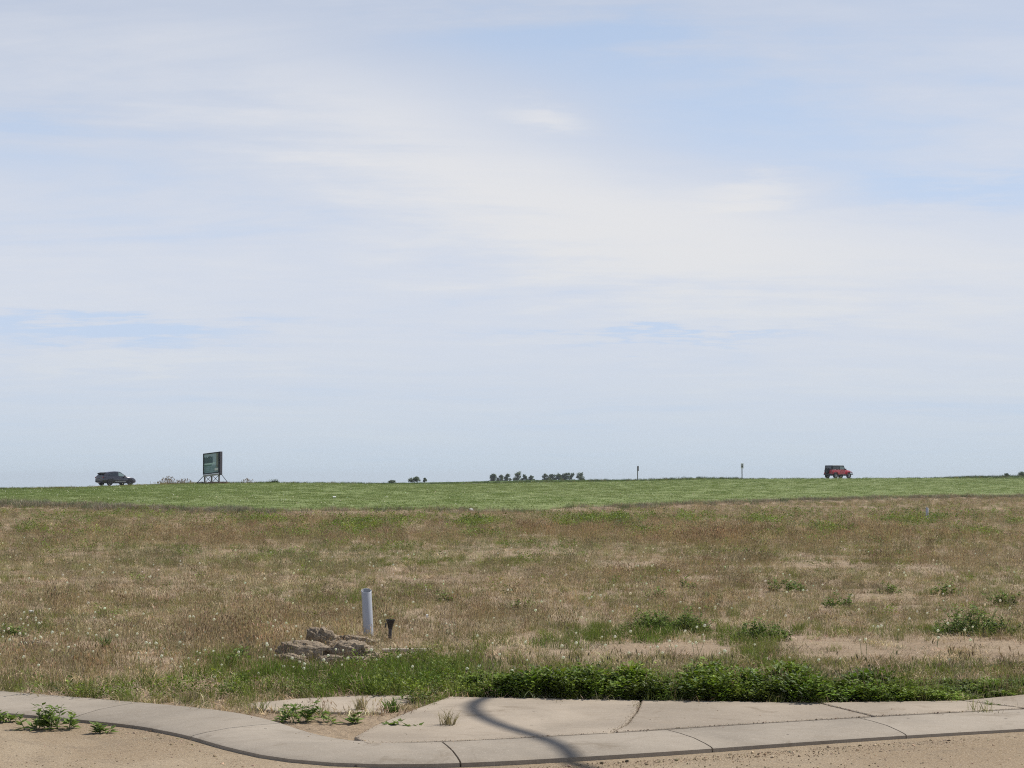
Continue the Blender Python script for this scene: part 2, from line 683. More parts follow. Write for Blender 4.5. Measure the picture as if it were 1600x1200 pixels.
def col_attr_mat(name, rough=.5):
    m, t, out = new_mat(name)
    at = t.n('ShaderNodeAttribute', attribute_type='GEOMETRY', attribute_name='print')
    b = t.n('ShaderNodeBsdfPrincipled')
    t.link(at.outputs['Color'], b.inputs['Base Color'])
    b.inputs['Roughness'].default_value = rough
    t.link(b.outputs[0], out.inputs[0])
    return m


M = dict(
    soil=soil_mat(), crop=crop_mat(), far=far_mat(),
    concrete=concrete_mat('concrete', (.335, .281, .218)),
    kerb=concrete_mat('kerb_concrete', (.315, .272, .218)),
    road=road_mat(), clod=clod_mat(),
    far_road=simple('far_asphalt', (.16, .155, .15), .9, scale=.5),
    dry=leaf_mat('dry_blade', (.45, .372, .228), .14, .10),
    seed=leaf_mat('dry_seed_head', (.405, .318, .212), .16, .0),
    straw=leaf_mat('straw_blade', (.52, .415, .27), .10, .1),
    green=leaf_mat('green_blade', (.155, .200, .048), .26, .35),
    crop_blade=leaf_mat('crop_blade', (.190, .232, .080), .30, .1, True, .18),
    clover=leaf_mat('clover_leaf', (.125, .172, .025), .28, .9),
    weed=leaf_mat('weed_leaf', (.150, .210, .052), .26, .6, False),
    weed_dry=leaf_mat('dry_tuft_blade', (.34, .28, .18), .30, .1, False),
    weed_grass=leaf_mat('tuft_blade', (.12, .18, .045), .4, .4, False),
    crumb=leaf_mat('soil_crumb', (.25, .19, .13), .0, .0),
    stem=simple('weed_stem', (.10, .13, .045), .7),
    fluff=leaf_mat('seed_fluff', (.74, .72, .67), .40, .0, False, .12),
    fluff_i=leaf_mat('seed_fluff_far', (.70, .68, .62), .40, .0, True, .12),
    dstem=simple('dandelion_stem', (.20, .22, .09), .6),
    tree=leaf_mat('tree_leaf', (.115, .150, .095), .30, .2, False),
    tree_pale=leaf_mat('pale_tree_leaf', (.150, .180, .120), .30, .2, False),
    bark=simple('bark', (.16, .14, .115), .9, bump=.02),
    brush=leaf_mat('dead_brush', (.34, .25, .20), .2, .0, False),
    pvc=simple('grey_pvc', (.36, .38, .42), .36, vary=.05),
    pvc_in=simple('pvc_inside', (.36, .37, .39), .6, vary=.1),
    black=simple('black_plastic', (.014, .014, .016), .5),
    iron=simple('dark_iron', (.07, .07, .075), .6, .4),
    grey_wood=simple('weathered_wood', (.40, .35, .28), .9, vary=.4, scale=20, bump=.01),
    brown_wood=simple('brown_lumber', (.22, .13, .085), .85, vary=.3, scale=6),
    dark_frame=simple('sign_frame', (.016, .022, .024), .6),
    sign_edge=simple('sign_edge', (.020, .016, .026), .7),
    pale_board=simple('pale_board', (.34, .33, .31), .8),
    post_wood=simple('sign_post_wood', (.16, .145, .13), .9, vary=.3),
    galv=simple('galvanised_post', (.20, .205, .215), .55, .6),
    plate=simple('sign_plate', (.78, .78, .78), .5),
    plate_dark=simple('sign_plate_back', (.035, .035, .04), .6),
    print=col_attr_mat('print'),
    white=simple('white_scrap', (.78, .78, .76), .6),
    silver=simple('grey_car_paint', (.040, .039, .050), .20, .5, vary=.02, coat=.9),
    red=simple('red_car_paint', (.45, .008, .026), .30, 0.0, vary=.03, coat=.9),
    trim=simple('black_trim', (.014, .014, .016), .55),
    hardtop=simple('black_hardtop', (.010, .012, .016), .5),
    glass=simple('dark_glass', (.010, .014, .018), .06, 0, vary=0, spec=.9),
    pale_glass=simple('seen_through_glass', (.16, .22, .22), .06, 0, vary=0, spec=.9),
    rubber=simple('tyre_rubber', (.015, .015, .015), .85),
    rim_dark=simple('dark_rim', (.09, .09, .095), .4, .8),
    rim=simple('alloy_rim', (.36, .36, .37), .35, .9),
    chrome=simple('chrome', (.75, .75, .76), .15, 1.0, vary=.02),
    lens_red=simple('red_lens', (.25, .01, .012), .2, coat=.6),
    lens=simple('clear_lens', (.60, .62, .64), .15, coat=.8),
    lamp_grey=simple('lamp_grey', (.30, .31, .32), .5, .5),
)


# ------------------------------------------------------------------ ground
def grid_mesh(name, xs, ys, fz, mask=None):
    X, Y = np.meshgrid(xs, ys)
    Z = fz(X, Y)
    nx, ny = len(xs), len(ys)
    v = np.stack([X.ravel(), Y.ravel(), Z.ravel()], 1)
    i, j = np.meshgrid(np.arange(nx - 1), np.arange(ny - 1))
    q = (j * nx + i).ravel()
    f = np.stack([q, q + 1, q + nx + 1, q + nx], 1)
    if mask is not None:
        c = v[f].mean(1)
        f = f[mask(c[:, 0], c[:, 1])]
        used = np.unique(f)
        rm = -np.ones(len(v), int)
        rm[used] = np.arange(len(used))
        v, f = v[used], rm[f]
    me = bpy.data.meshes.new(name)
    me.vertices.add(len(v))
    me.vertices.foreach_set('co', v.astype(np.float32).ravel())
    me.loops.add(len(f) * 4)
    me.loops.foreach_set('vertex_index', f.astype(np.int32).ravel())
    me.polygons.add(len(f))
    me.polygons.foreach_set('loop_start', np.arange(len(f), dtype=np.int32) * 4)
    me.update(calc_edges=True)
    me.shade_smooth()
    return me


def fan_mesh(name, avals, tvals, lo, hi, lift):
    """a sheet between two distances that vary with bearing"""
    A, T = np.meshgrid(avals, tvals)
    Yv = lo(A) + (hi(A) - lo(A)) * T
    Xv = A * Yv
    Z = terrain(Xv, Yv) + lift
    nx, ny = len(avals), len(tvals)
    v = np.stack([Xv.ravel(), Yv.ravel(), Z.ravel()], 1)
    i, j = np.meshgrid(np.arange(nx - 1), np.arange(ny - 1))
    q = (j * nx + i).ravel()
    f = np.stack([q, q + 1, q + nx + 1, q + nx], 1)
    me = bpy.data.meshes.new(name)
    me.from_pydata(v.tolist(), [], f.tolist())
    me.shade_smooth()
    return me


ys = np.unique(np.round(np.concatenate([
    np.linspace(-400, 0, 9), np.linspace(0, 11.5, 6), np.arange(11.5, 30, .12), np.arange(30, 60, .4), np.arange(60, 180, 1.2),
    np.arange(180, 300, 2), np.arange(300, 720, 8), np.arange(720, 1400, 40), np.linspace(1400, 6000, 12)]), 3))
xs = np.unique(np.round(np.concatenate([
    np.linspace(-4000, -400, 8), np.arange(-400, -100, 12), np.arange(-100, -20, 2.0), np.arange(-20, -7, .5), np.arange(-7, 7, .12),
    np.arange(7, 20, .5), np.arange(20, 100, 2.0), np.arange(100, 400, 12), np.linspace(400, 4000, 8)]), 3))
def ground_z(x, y):
    a = np.clip(x / np.maximum(y, 5.0), -.4, .4)
    return terrain(x, y) - .3 * sstep((y - edge_d(a) - 1.0) / 2.5)


ground = link('ground', grid_mesh('ground', xs, ys, ground_z), None, [M['soil']])
tag(ground, 'dry brown earth of the vacant lot', kind='structure')

def far_lo(a):
    return crest_d(a) + 9

aa = np.linspace(-.4, .4, 161)
crop = link('crop_field', fan_mesh('crop_field', aa, np.linspace(0, 1, 60), lambda a: edge_d(a) + .4 * np.sin(a * 160) + .25 * np.sin(a * 431), lambda a: crest_d(a) + 9.0, .02), None, [M['crop']])
tag(crop, 'smooth green crop field rising to the road', kind='structure')
farf = link('far_field', fan_mesh('far_field', np.linspace(-.4, .4, 201), np.linspace(0, 1, 70) ** 1.6, far_lo, lambda a: 0 * a + 1300, .03), None, [M['far']])
tag(farf, 'darker grassland beyond the road', kind='structure')


def far_road():
    mb = MB()
    n = 90
    vs, fs = [], []
    for i in range(n + 1):
        t = -70 + 330 * i / n
        for s in (-3.6, -1.2, 1.2, 3.6):
            p = ROAD_P + ROAD_U * t + ROAD_N * s
            vs.append((p[0], p[1], tz(*p) + .035))
    for i in range(n):
        for k in range(3):
            b = i * 4 + k
            fs.append((b, b + 1, b + 5, b + 4))
    mb.add(vs, fs)
    o = mb.build('country_road', M['far_road'], smooth=40)
    tag(o, 'paved country road along the crest', kind='structure')


far_road()

# ------------------------------------------------------------------ street corner: road, kerb, slabs
rd_x = np.concatenate([np.arange(-40, -8, 2.0), np.arange(-8, 8, .25), np.arange(8, 41, 2.0)])


def street():
    vs, fs = [], []
    rows = 30
    for x in rd_x:
        ky = float(np.interp(x, KX, KY)) - .3
        for j in range(rows + 1):
            y = -12 + (ky + 12) * j / rows
            vs.append((x, y, -.058 + .012 * (vnoise(x * .7, y * .7, 3) - .5)))
    r1 = rows + 1
    for i in range(len(rd_x) - 1):
        for j in range(rows):
            fs.append((i * r1 + j, (i + 1) * r1 + j, (i + 1) * r1 + j + 1, i * r1 + j + 1))
    o = MB().add(vs, fs).build('street', M['road'], smooth=60)
    tag(o, 'sandy worn street in front of the kerb', kind='structure')


street()


def resample(poly, step):
    P = [Vector(p) for p in poly]
    out = [P[0]]
    for a, b in zip(P[:-1], P[1:]):
        n = max(1, int((b - a).length / step))
        for k in range(1, n + 1):
            out.append(a + (b - a) * k / n)
    return out


def smooth_line(P, it=3):
    for _ in range(it):
        P = [P[0]] + [(P[i - 1] + P[i] * 2 + P[i + 1]) / 4 for i in range(1, len(P) - 1)] + [P[-1]]
    return P


def kerb():
    root = tag(link('kerb', None), 'rolled concrete kerb round the street corner', kind='structure')
    line = [(p[0], p[1]) for p in KERB if -14 < p[0] < 13]
    P = smooth_line(resample(line, .15), 6)
    # profile: offset towards the street, height
    def prof_at(p):
        w = .72 if p.x < -1.9 else max(.6, .72 - (p.x + 1.9) * .2)
        return [(0, -.30), (0, .012), (.012, .020), (.30 * w, .017), (.60 * w, .008), (.85 * w, -.012), (.97 * w, -.026), (w, -.034), (w + .005, -.30)]
    seg, start, k = 10, 0, 0
    while start < len(P) - 1:
        pts = P[start:min(start + seg, len(P) - 1) + 1]
        mb = MB()
        vs, fs = [], []
        rows = []
        for i, p in enumerate(pts):
            gi = start + i
            t = (P[min(gi + 1, len(P) - 1)] - P[max(gi - 1, 0)]).normalized()
            nrm = Vector((t.y, -t.x))
            q = p
            if i == 0:
                q = p + t * .006
            if i == len(pts) - 1:
                q = p - t * .006
            rows.append([(q.x + nrm.x * o, q.y + nrm.y * o, z) for o, z in prof_at(p)])
        n = len(rows[0])
        for r in rows:
            vs += r
        for i in range(len(rows) - 1):
            for j in range(n - 1):
                fs.append((i * n + j, (i + 1) * n + j, (i + 1) * n + j + 1, i * n + j + 1))
        fs.append(tuple(range(n)))
        fs.append(tuple(reversed([(len(rows) - 1) * n + j for j in range(n)])))
        mb.add(vs, fs).build('kerb_segment', M['kerb'], root, smooth=25)
        start += seg


kerb()

SLABS = [
    [(-.50, 15.36), (-.74, 14.5), (-.95, 13.64), (-1.06, 12.98), (-.95, 12.66), (-.3, 12.81), (.66, 13.2), (.80, 13.64), (.92, 14.4), (1.0, 15.11)],
    [(1.016, 15.11), (.936, 14.4), (.816, 13.64), (.69, 13.22), (1.61, 13.65), (2.62, 14.09), (2.46, 14.6), (2.36, 14.93)],
    [(2.376, 14.93), (2.476, 14.6), (2.64, 14.10), (3.55, 14.45), (3.85, 14.57), (3.62, 14.9), (3.50, 15.06)],
    [(3.516, 15.065), (3.636, 14.91), (3.866, 14.58), (5.4, 15.2), (7.0, 15.85), (6.6, 16.9), (5.2, 16.05), (4.13, 15.49)],
    [(6.62, 16.91), (7.02, 15.86), (9, 16.66), (12, 17.85), (11.6, 18.9)],
    [(-2.05, 15.0), (-1.99, 14.72), (-1.73, 14.47), (-1.3, 14.44), (-.97, 14.42), (-.83, 15.0), (-.72, 15.55), (-1.2, 15.52), (-1.64, 15.36)],
]


def sidewalk():
    root = tag(link('sidewalk', None), 'cracked pale concrete sidewalk slabs behind the kerb', kind='structure')
    for k, poly in enumerate(SLABS):
        P = resample([p for p in poly] + [poly[0]], .12)[:-1]
        r = random.Random(k)
        P = [Vector((p.x + r.uniform(-.0015, .0015), p.y + r.uniform(-.0015, .0015))) for p in P]
        top = .022 if k < 5 else .004
        MB().prism([(p.x, p.y) for p in P], 'z', -.12, top + .0015 * k).build('slab', M['concrete'], root, bevel=.012, seg=2)


sidewalk()


def in_poly(x, y, poly):
    ins = np.zeros(len(x), bool)
    n = len(poly)
    j = n - 1
    for i in range(n):
        xi, yi = poly[i]
        xj, yj = poly[j]
        c = ((yi > y) != (yj > y)) & (x < (xj - xi) * (y - yi) / (yj - yi + 1e-12) + xi)
        ins ^= c
        j = i
    return ins


def off_paving(x, y):
    ok = y > np.interp(x, KX, KY) + .01
    for p in SLABS:
        ok &= ~in_poly(x, y, p)
    return ok


# ------------------------------------------------------------------ scattered vegetation (uncountable)
def shade_attr(me, vals):
    at = me.attributes.new('shade', 'FLOAT', 'POINT')
    at.data.foreach_set('value', np.asarray(vals, np.float32))


class Blades:
    def __init__(self, seed):
        self.r = random.Random(seed)
        self.v, self.f, self.m, self.s = [], [], [], []

    def blade(self, x, y, h, w, lean, mi=0, segs=2, droop=.3):
        r = self.r
        a = r.uniform(0, 2 * math.pi)
        la = r.uniform(0, 2 * math.pi)
        dx, dy = math.cos(a) * w / 2, math.sin(a) * w / 2
        lx, ly = math.cos(la) * lean * h, math.sin(la) * lean * h
        b = len(self.v)
        sh = r.random()
        for k in range(segs):
            t = k / segs
            q = t * t
            self.v += [(x + lx * (t * .4 + q * .6) - dx * (1 - t * .5), y + ly * (t * .4 + q * .6) - dy * (1 - t * .5), h * t * (1 - droop * q * lean)),
                       (x + lx * (t * .4 + q * .6) + dx * (1 - t * .5), y + ly * (t * .4 + q * .6) + dy * (1 - t * .5), h * t * (1 - droop * q * lean))]
            self.s += [sh * (.55 + .45 * t)] * 2
        self.v.append((x + lx, y + ly, h * (1 - droop * lean)))
        self.s.append(sh)
        for k in range(segs - 1):
            self.f.append((b + 2 * k, b + 2 * k + 1, b + 2 * k + 3, b + 2 * k + 2))
            self.m.append(mi)
        self.f.append((b + 2 * segs - 2, b + 2 * segs - 1, b + 2 * segs))
        self.m.append(mi)
        return (x + lx, y + ly, h * (1 - droop * lean))

    def head(self, p, L, w, mi):
        r = self.r
        for k in range(2):
            a = r.uniform(0, math.pi)
            dx, dy = math.cos(a) * w / 2, math.sin(a) * w / 2
            b = len(self.v)
            x, y, z = p
            sh = r.random()
            self.v += [(x, y, z - L * .5), (x + dx, y + dy, z - L * .05), (x + r.uniform(-.3, .3) * L, y + r.uniform(-.3, .3) * L, z + L * .5), (x - dx, y - dy, z - L * .05)]
            self.s += [sh * .7, sh, sh, sh]
            self.f.append((b, b + 1, b + 2, b + 3))
            self.m.append(mi)

    def leaf(self, p, L, w, d, up, mi=0, fold=.25):
        """pointed leaf from p along d"""
        d = Vector(d).normalized()
        s = d.cross(Vector(up)).normalized()
        if s.length < .1:
            s = Vector((1, 0, 0))
        n = s.cross(d)
        p = Vector(p)
        b = len(self.v)
        sh = self.r.random()
        pts = [p, p + d * L * .42 + s * w / 2 + n * fold * w * .5, p + d * L, p + d * L * .42 - s * w / 2 + n * fold * w * .5, p + d * L * .45]
        self.v += [tuple(q) for q in pts]
        self.s += [sh * .8, sh, sh, sh, sh]
        self.f += [(b, b + 1, b + 4), (b + 1, b + 2, b + 4), (b, b + 4, b + 3), (b + 4, b + 2, b + 3)]
        self.m += [mi] * 4

    def mesh(self, name, mats):
        me = bpy.data.meshes.new(name)
        me.from_pydata(self.v, [], self.f)
        me.polygons.foreach_set('material_index', self.m)
        shade_attr(me, self.s)
        for q in mats:
            me.materials.append(q)
        return me


def proto(me):
    return bpy.data.objects.new(me.name, me)      # lives only as the shape that the scatter repeats


def disc(r, R_):
    q = R_ * math.sqrt(r.random())
    a = r.uniform(0, 2 * math.pi)
    return q * math.cos(a), q * math.sin(a)


def p_dry(seed, n=26, rad=.16, h0=.12, h1=.30, heads=.55, w=.0042):
    b = Blades(seed)
    for _ in range(n):
        x, y = disc(b.r, rad)
        tall = b.r.random() < heads
        h = b.r.uniform(h0 * 1.3, h1) if tall else b.r.uniform(h0 * .5, h1 * .7)
        tip = b.blade(x, y, h, w, b.r.uniform(.05, .32), 0, 2)
        if tall:
            b.head(tip, b.r.uniform(.03, .06), b.r.uniform(.008, .015), 1)
    return proto(b.mesh('dry_tuft', [M['dry'], M['seed']]))


def p_straw(seed):
    b = Blades(seed)
    for _ in range(34):
        x, y = disc(b.r, .2)
        b.blade(x, y, b.r.uniform(.02, .10), .006, b.r.uniform(.5, 2.2), 0, 2, .2)
    return proto(b.mesh('straw_tuft', [M['straw']]))


def p_green(seed, n=34, rad=.13, h0=.06, h1=.20, w=.0065):
    b = Blades(seed)
    for _ in range(n):
        x, y = disc(b.r, rad)
        b.blade(x, y, b.r.uniform(h0, h1), w, b.r.uniform(.1, .75), 0, 3, .35)
    return proto(b.mesh('green_tuft', [M['green']]))


def p_sprig(seed, h=.22, nst=6, leafn=9, L=.026, mat='clover', rad=.07):
    b = Blades(seed)
    r = b.r
    for _ in range(nst):
        x, y = disc(r, rad)
        lx, ly = disc(r, .10)
        hh = h * r.uniform(.55, 1.1)
        for k in range(leafn):
            t = (k + .6) / leafn
            t = t ** .7
            p = Vector((x + lx * t, y + ly * t, hh * t))
            for _k in range(3 if k % 2 else 2):
                a = r.uniform(0, 2 * math.pi)
                d = Vector((math.cos(a), math.sin(a), r.uniform(-.15, .75)))
                l = L * r.uniform(.7, 1.35)
                b.leaf(p + d * l * .5, l, l * r.uniform(.55, .8), d, (r.uniform(-.5, .5), r.uniform(-.5, .5), 1), 0)
    return proto(b.mesh('leafy_sprig', [M[mat]]))


def p_crop(seed):
    b = Blades(seed)
    for _ in range(70):
        x, y = disc(b.r, .75)
        b.blade(x, y, b.r.uniform(.04, .10), .022, b.r.uniform(.1, .8), 0, 2, .3)
    return proto(b.mesh('crop_patch', [M['crop_blade']]))


def p_far_tuft(seed):
    b = Blades(seed)
    for _ in range(40):
        x, y = disc(b.r, .45)
        b.blade(x, y, b.r.uniform(.12, .45), .018, b.r.uniform(.1, .6), 0, 2, .3)
    return proto(b.mesh('rough_tuft', [M['dry']]))


def p_fluff(seed, z=.2, r0=.02):
    b = Blades(seed)
    fluff_ball(b, (0, 0, z), r0, 26)
    return proto(b.mesh('fluff', [M['fluff_i']]))


def fluff_ball(b, c, rad, n):
    r = b.r
    for k in range(n):
        zc = 1 - 2 * (k + .5) / n
        a = k * 2.39996
        q = math.sqrt(max(0, 1 - zc * zc))
        d = Vector((q * math.cos(a), q * math.sin(a), zc))
        s = d.orthogonal().normalized()
        s = Matrix.Rotation(r.uniform(0, 6.28), 3, d) @ s
        t = d.cross(s)
        o = Vector(c) + d * rad
        e = rad * .42
        i = len(b.v)
        b.v += [tuple(o + s * e), tuple(o + t * e), tuple(o - s * e), tuple(o - t * e)]
        b.s += [r.random()] * 4
        b.f.append((i, i + 1, i + 2, i + 3))
        b.m.append(0)


def scatter(name, protos, x, y, scl, tint, label, cat=None, tilt=.12, zoff=0.0, idx=None):
    n = len(x)
    me = bpy.data.meshes.new(name)
    me.vertices.add(n)
    z = terrain(x, y) + zoff
    me.vertices.foreach_set('co', np.stack([x, y, z], 1).astype(np.float32).ravel())
    rot = np.stack([rng.normal(0, tilt, n), rng.normal(0, tilt, n), rng.uniform(0, 2 * np.pi, n)], 1)
    sc = np.asarray(scl)
    sc3 = np.stack([sc, sc, sc * rng.uniform(.85, 1.15, n)], 1) if sc.ndim == 1 else sc
    for nm, arr in (('rot', rot), ('scl', sc3), ('tint', tint)):
        at = me.attributes.new(nm, 'FLOAT_VECTOR', 'POINT')
        at.data.foreach_set('vector', np.ascontiguousarray(arr, np.float32).ravel())
    at = me.attributes.new('pick', 'INT', 'POINT')
    at.data.foreach_set('value', (rng.integers(0, len(protos), n) if idx is None else idx).astype(np.int32))
    o = link(name, me)
    tag(o, label, cat, kind='stuff')
    g = bpy.data.node_groups.new(name, 'GeometryNodeTree')
    g.interface.new_socket('Geometry', in_out='INPUT', socket_type='NodeSocketGeometry')
    g.interface.new_socket('Geometry', in_out='OUTPUT', socket_type='NodeSocketGeometry')
    gi, go = g.nodes.new('NodeGroupInput'), g.nodes.new('NodeGroupOutput')
    ip = g.nodes.new('GeometryNodeInstanceOnPoints')
    gti = g.nodes.new('GeometryNodeGeometryToInstance')
    for p in protos:
        oi = g.nodes.new('GeometryNodeObjectInfo')
        oi.inputs['Object'].default_value = p
        g.links.new(oi.outputs['Geometry'], gti.inputs[0])
    g.links.new(gi.outputs[0], ip.inputs['Points'])
    g.links.new(gti.outputs[0], ip.inputs['Instance'])
    ip.inputs['Pick Instance'].default_value = True

    def attr(nm, kind, sock):
        q = g.nodes.new('GeometryNodeInputNamedAttribute')
        q.data_type = kind
        q.inputs['Name'].default_value = nm
        g.links.new(q.outputs['Attribute'], sock)
    attr('pick', 'INT', ip.inputs['Instance Index'])
    attr('scl', 'FLOAT_VECTOR', ip.inputs['Scale'])
    attr('rot', 'FLOAT_VECTOR', ip.inputs['Rotation'])
    g.links.new(ip.outputs[0], go.inputs[0])
    md = o.modifiers.new('scatter', 'NODES')
    md.node_group = g
    return o


def field_pts(y0, y1, dens, marg=.30):
    """random points of the lot between two distances, a little wider than the view"""
    area = marg * (y1 ** 2 - y0 ** 2)
    n = int(area * dens)
    y = np.sqrt(rng.uniform(y0 ** 2, y1 ** 2, n))
    x = rng.uniform(-1, 1, n) * (marg * y)
    ok = off_paving(x, y) & (y < edge_d(x / y) - .3)
    return x[ok], y[ok]


def pxpy(x, y):
    return 800 + FPX * x / y, HOR + FPX * EYE / y


def gauss(x, y, list_):
    """soft patches given by their centre and half-size on the ground"""
    s = np.zeros_like(x)
    for (cx, cy, rx, ry, a) in list_:
        s += a * np.exp(-((x - cx) / rx) ** 2 - ((y - cy) / ry) ** 2)
    return s


def patch(px, py, wpx, hpx, a=1.0):
    cx, cy = ground_at(px, py)
    y1 = ground_at(px, py - hpx / 2)[1]
    y0 = ground_at(px, py + hpx / 2)[1]
    return (cx, cy, wpx / 2 / FPX * cy, max(.15, (y1 - y0) / 2), a)


BARE = [patch(1190, 1020, 70, 40, -1.3), patch(1370, 1010, 50, 20, -.8), patch(1500, 1022, 60, 14, -.7), patch(1440, 1016, 330, 34, 1.0), patch(1290, 1020, 150, 36, .9), patch(1560, 1012, 140, 26, .9), patch(1010, 1018, 200, 22, 1.0), patch(1120, 1022, 110, 24, .9),
        patch(630, 1022, 110, 10, .8), patch(120, 1030, 200, 10, .4), patch(900, 968, 110, 10, .7),
        patch(330, 1072, 100, 14, .6), patch(1100, 905, 160, 10, .6), patch(1000, 885, 200, 8, .7), patch(1330, 885, 300, 8, .6),
        patch(700, 905, 200, 12, .45), patch(420, 905, 200, 12, .45), patch(1300, 958, 140, 12, .4)]
LUSH = [patch(520, 1068, 500, 40, 1.0), patch(200, 1078, 400, 22, .55), patch(640, 1050, 260, 50, .9), patch(1000, 995, 260, 26, .9),
        patch(1180, 1000, 160, 26, .8), patch(1250, 985, 260, 14, .6), patch(1500, 985, 240, 20, .7), patch(360, 1030, 140, 40, .8), patch(1190, 1035, 80, 40, .8),
        patch(1500, 1050, 300, 22, .8), patch(880, 1010, 260, 20, .7), patch(240, 1000, 60, 34, .6), patch(60, 985, 120, 24, .5)]
CLEAR = [patch(606, 1006, 70, 16, .93), patch(500, 1040, 130, 10, .8), patch(577, 994, 40, 10, .6), patch(640, 1026, 90, 7, .75)]
GREY = [patch(650, 868, 700, 36, .9), patch(420, 880, 400, 30, .7), patch(1000, 862, 500, 24, .5), patch(200, 860, 300, 22, .5)]
PINK = [patch(250, 835, 500, 24, .9), patch(650, 848, 300, 10, .7), patch(1100, 838, 700, 30, .9), patch(1450, 845, 400, 30, .9),
        patch(200, 945, 400, 30, .8), patch(650, 820, 300, 10, .6), patch(1250, 880, 600, 24, .5), patch(850, 832, 200, 14, .9)]


def masks(x, y):
    bare = gauss(x, y, BARE) + 1.5 * (fbm(x * .9, y * .45, 31, 4) - .47)
    lush = gauss(x, y, LUSH) + 1.5 * (fbm(x * .55, y * .25, 41, 4) - .56)
    grey = gauss(x, y, GREY) + 1.2 * (fbm(x * .35, y * .10, 51, 4) - .5)
    pink = gauss(x, y, PINK) + 1.4 * (fbm(x * .4, y * .12, 61, 4) - .45)
    return bare, lush, grey, pink


def tints(n, base, jit=.14, hue=.06):
    k = 1 + rng.normal(0, jit, n)
    t = np.asarray(base, float) * np.clip(k, .5, 1.6)[:, None]
    return np.clip(t * (1 + rng.normal(0, hue, (n, 3))), .02, 2.2)


def grass():
    dry_p = [p_dry(100 + i) for i in range(4)] + [p_dry(140 + i, 18, .13, .10, .24, .8) for i in range(2)]
    straw_p = [p_straw(200 + i) for i in range(3)]
    green_p = [p_green(300 + i) for i in range(4)] + [p_green(340, 20, .10, .12, .30, .006)]
    D, S, G = [], [], []
    for y0, y1, dens, sc in ((14.3, 20, 72, .80), (20, 28, 46, .82), (28, 42, 27, .88), (42, 65, 14, 1.0), (65, 100, 7, 1.2), (100, 160, 3.5, 1.4)):
        x, y = field_pts(y0, y1, dens)
        bare, lush, grey, pink = masks(x, y)
        u = rng.random(len(x))
        clear = gauss(x, y, CLEAR)
        keep = (rng.random(len(x)) > clear) & (u > np.clip(bare * 1.7, 0, .98))
        gr = rng.random(len(x)) < np.clip(.34 + lush * .85 + np.clip(grey, 0, 1) * .26 + .30 * sstep((17.6 - y) / 1.6), .06, .93)
        clump = fbm(x * 2.3, y * 1.1, 131, 3)
        tall = np.clip(.62 + .50 * pink, .38, 1.1) * np.clip(.35 + 1.3 * clump, .4, 1.5) * np.where((x > .6) & (y < 20.5), .55, 1.0)
        keep &= rng.random(len(x)) < np.clip(.25 + 1.5 * clump, .3, 1)
        d = keep & ~gr
        g = keep & gr
        D.append((x[d], y[d], sc * tall[d] * rng.uniform(.7, 1.2, d.sum()), pink[d], grey[d], lush[d]))
        G.append((x[g], y[g], sc * rng.uniform(.6, 1.15, g.sum()) * np.clip(.72 + .35 * lush[g], .5, 1.15), lush[g], grey[g]))
        x, y = field_pts(y0, y1, dens * .62)
        bare, lush, grey, pink = masks(x, y)
        k = rng.random(len(x)) > np.clip(bare * 1.1 - .05, 0, .93)
        S.append((x[k], y[k], sc * rng.uniform(.7, 1.4, k.sum()), grey[k]))
    x, y, s, pk, gy, ls = [np.concatenate(q) for q in zip(*D)]
    pk = np.clip(pk, 0, 1)[:, None]
    gy = np.clip(gy, 0, 1)[:, None] * .8
    base = np.array([.98, .98, .98]) * (1 - pk) + np.array([.99, .89, .82]) * pk
    base = base * (1 - gy) + np.array([.70, .86, .72]) * gy
    base = base * np.clip(.45 + 1.15 * fbm(x * 1.9, y * .9, 151, 3), .55, 1.45)[:, None]
    scatter('dry_grass', dry_p, x, y, s, tints(len(x), base, .18), 'dry brown seeding grass all over the vacant lot', 'grass')
    x, y, s, gy = [np.concatenate(q) for q in zip(*S)]
    scatter('straw_mat', straw_p, x, y, s, tints(len(x), np.clip(.5 + 1.0 * fbm(x * 1.9, y * .9, 157, 3), .6, 1.4)[:, None] * np.ones((1, 3)), .18), 'flattened pale straw between the brown grass stalks', 'grass', zoff=-.005)
    x, y, s, ls, gy = [np.concatenate(q) for q in zip(*G)]
    f = np.clip(ls, 0, 1)[:, None]
    base = np.array([1.55, 1.25, 1.6]) * (1 - f) + np.array([.95, 1.0, .85]) * f
    scatter('green_grass', green_p, x, y, s, tints(len(x), base, .18), 'green grass tufts along the verge and in the lot', 'grass')
    print('grass counts', len(x))


grass()


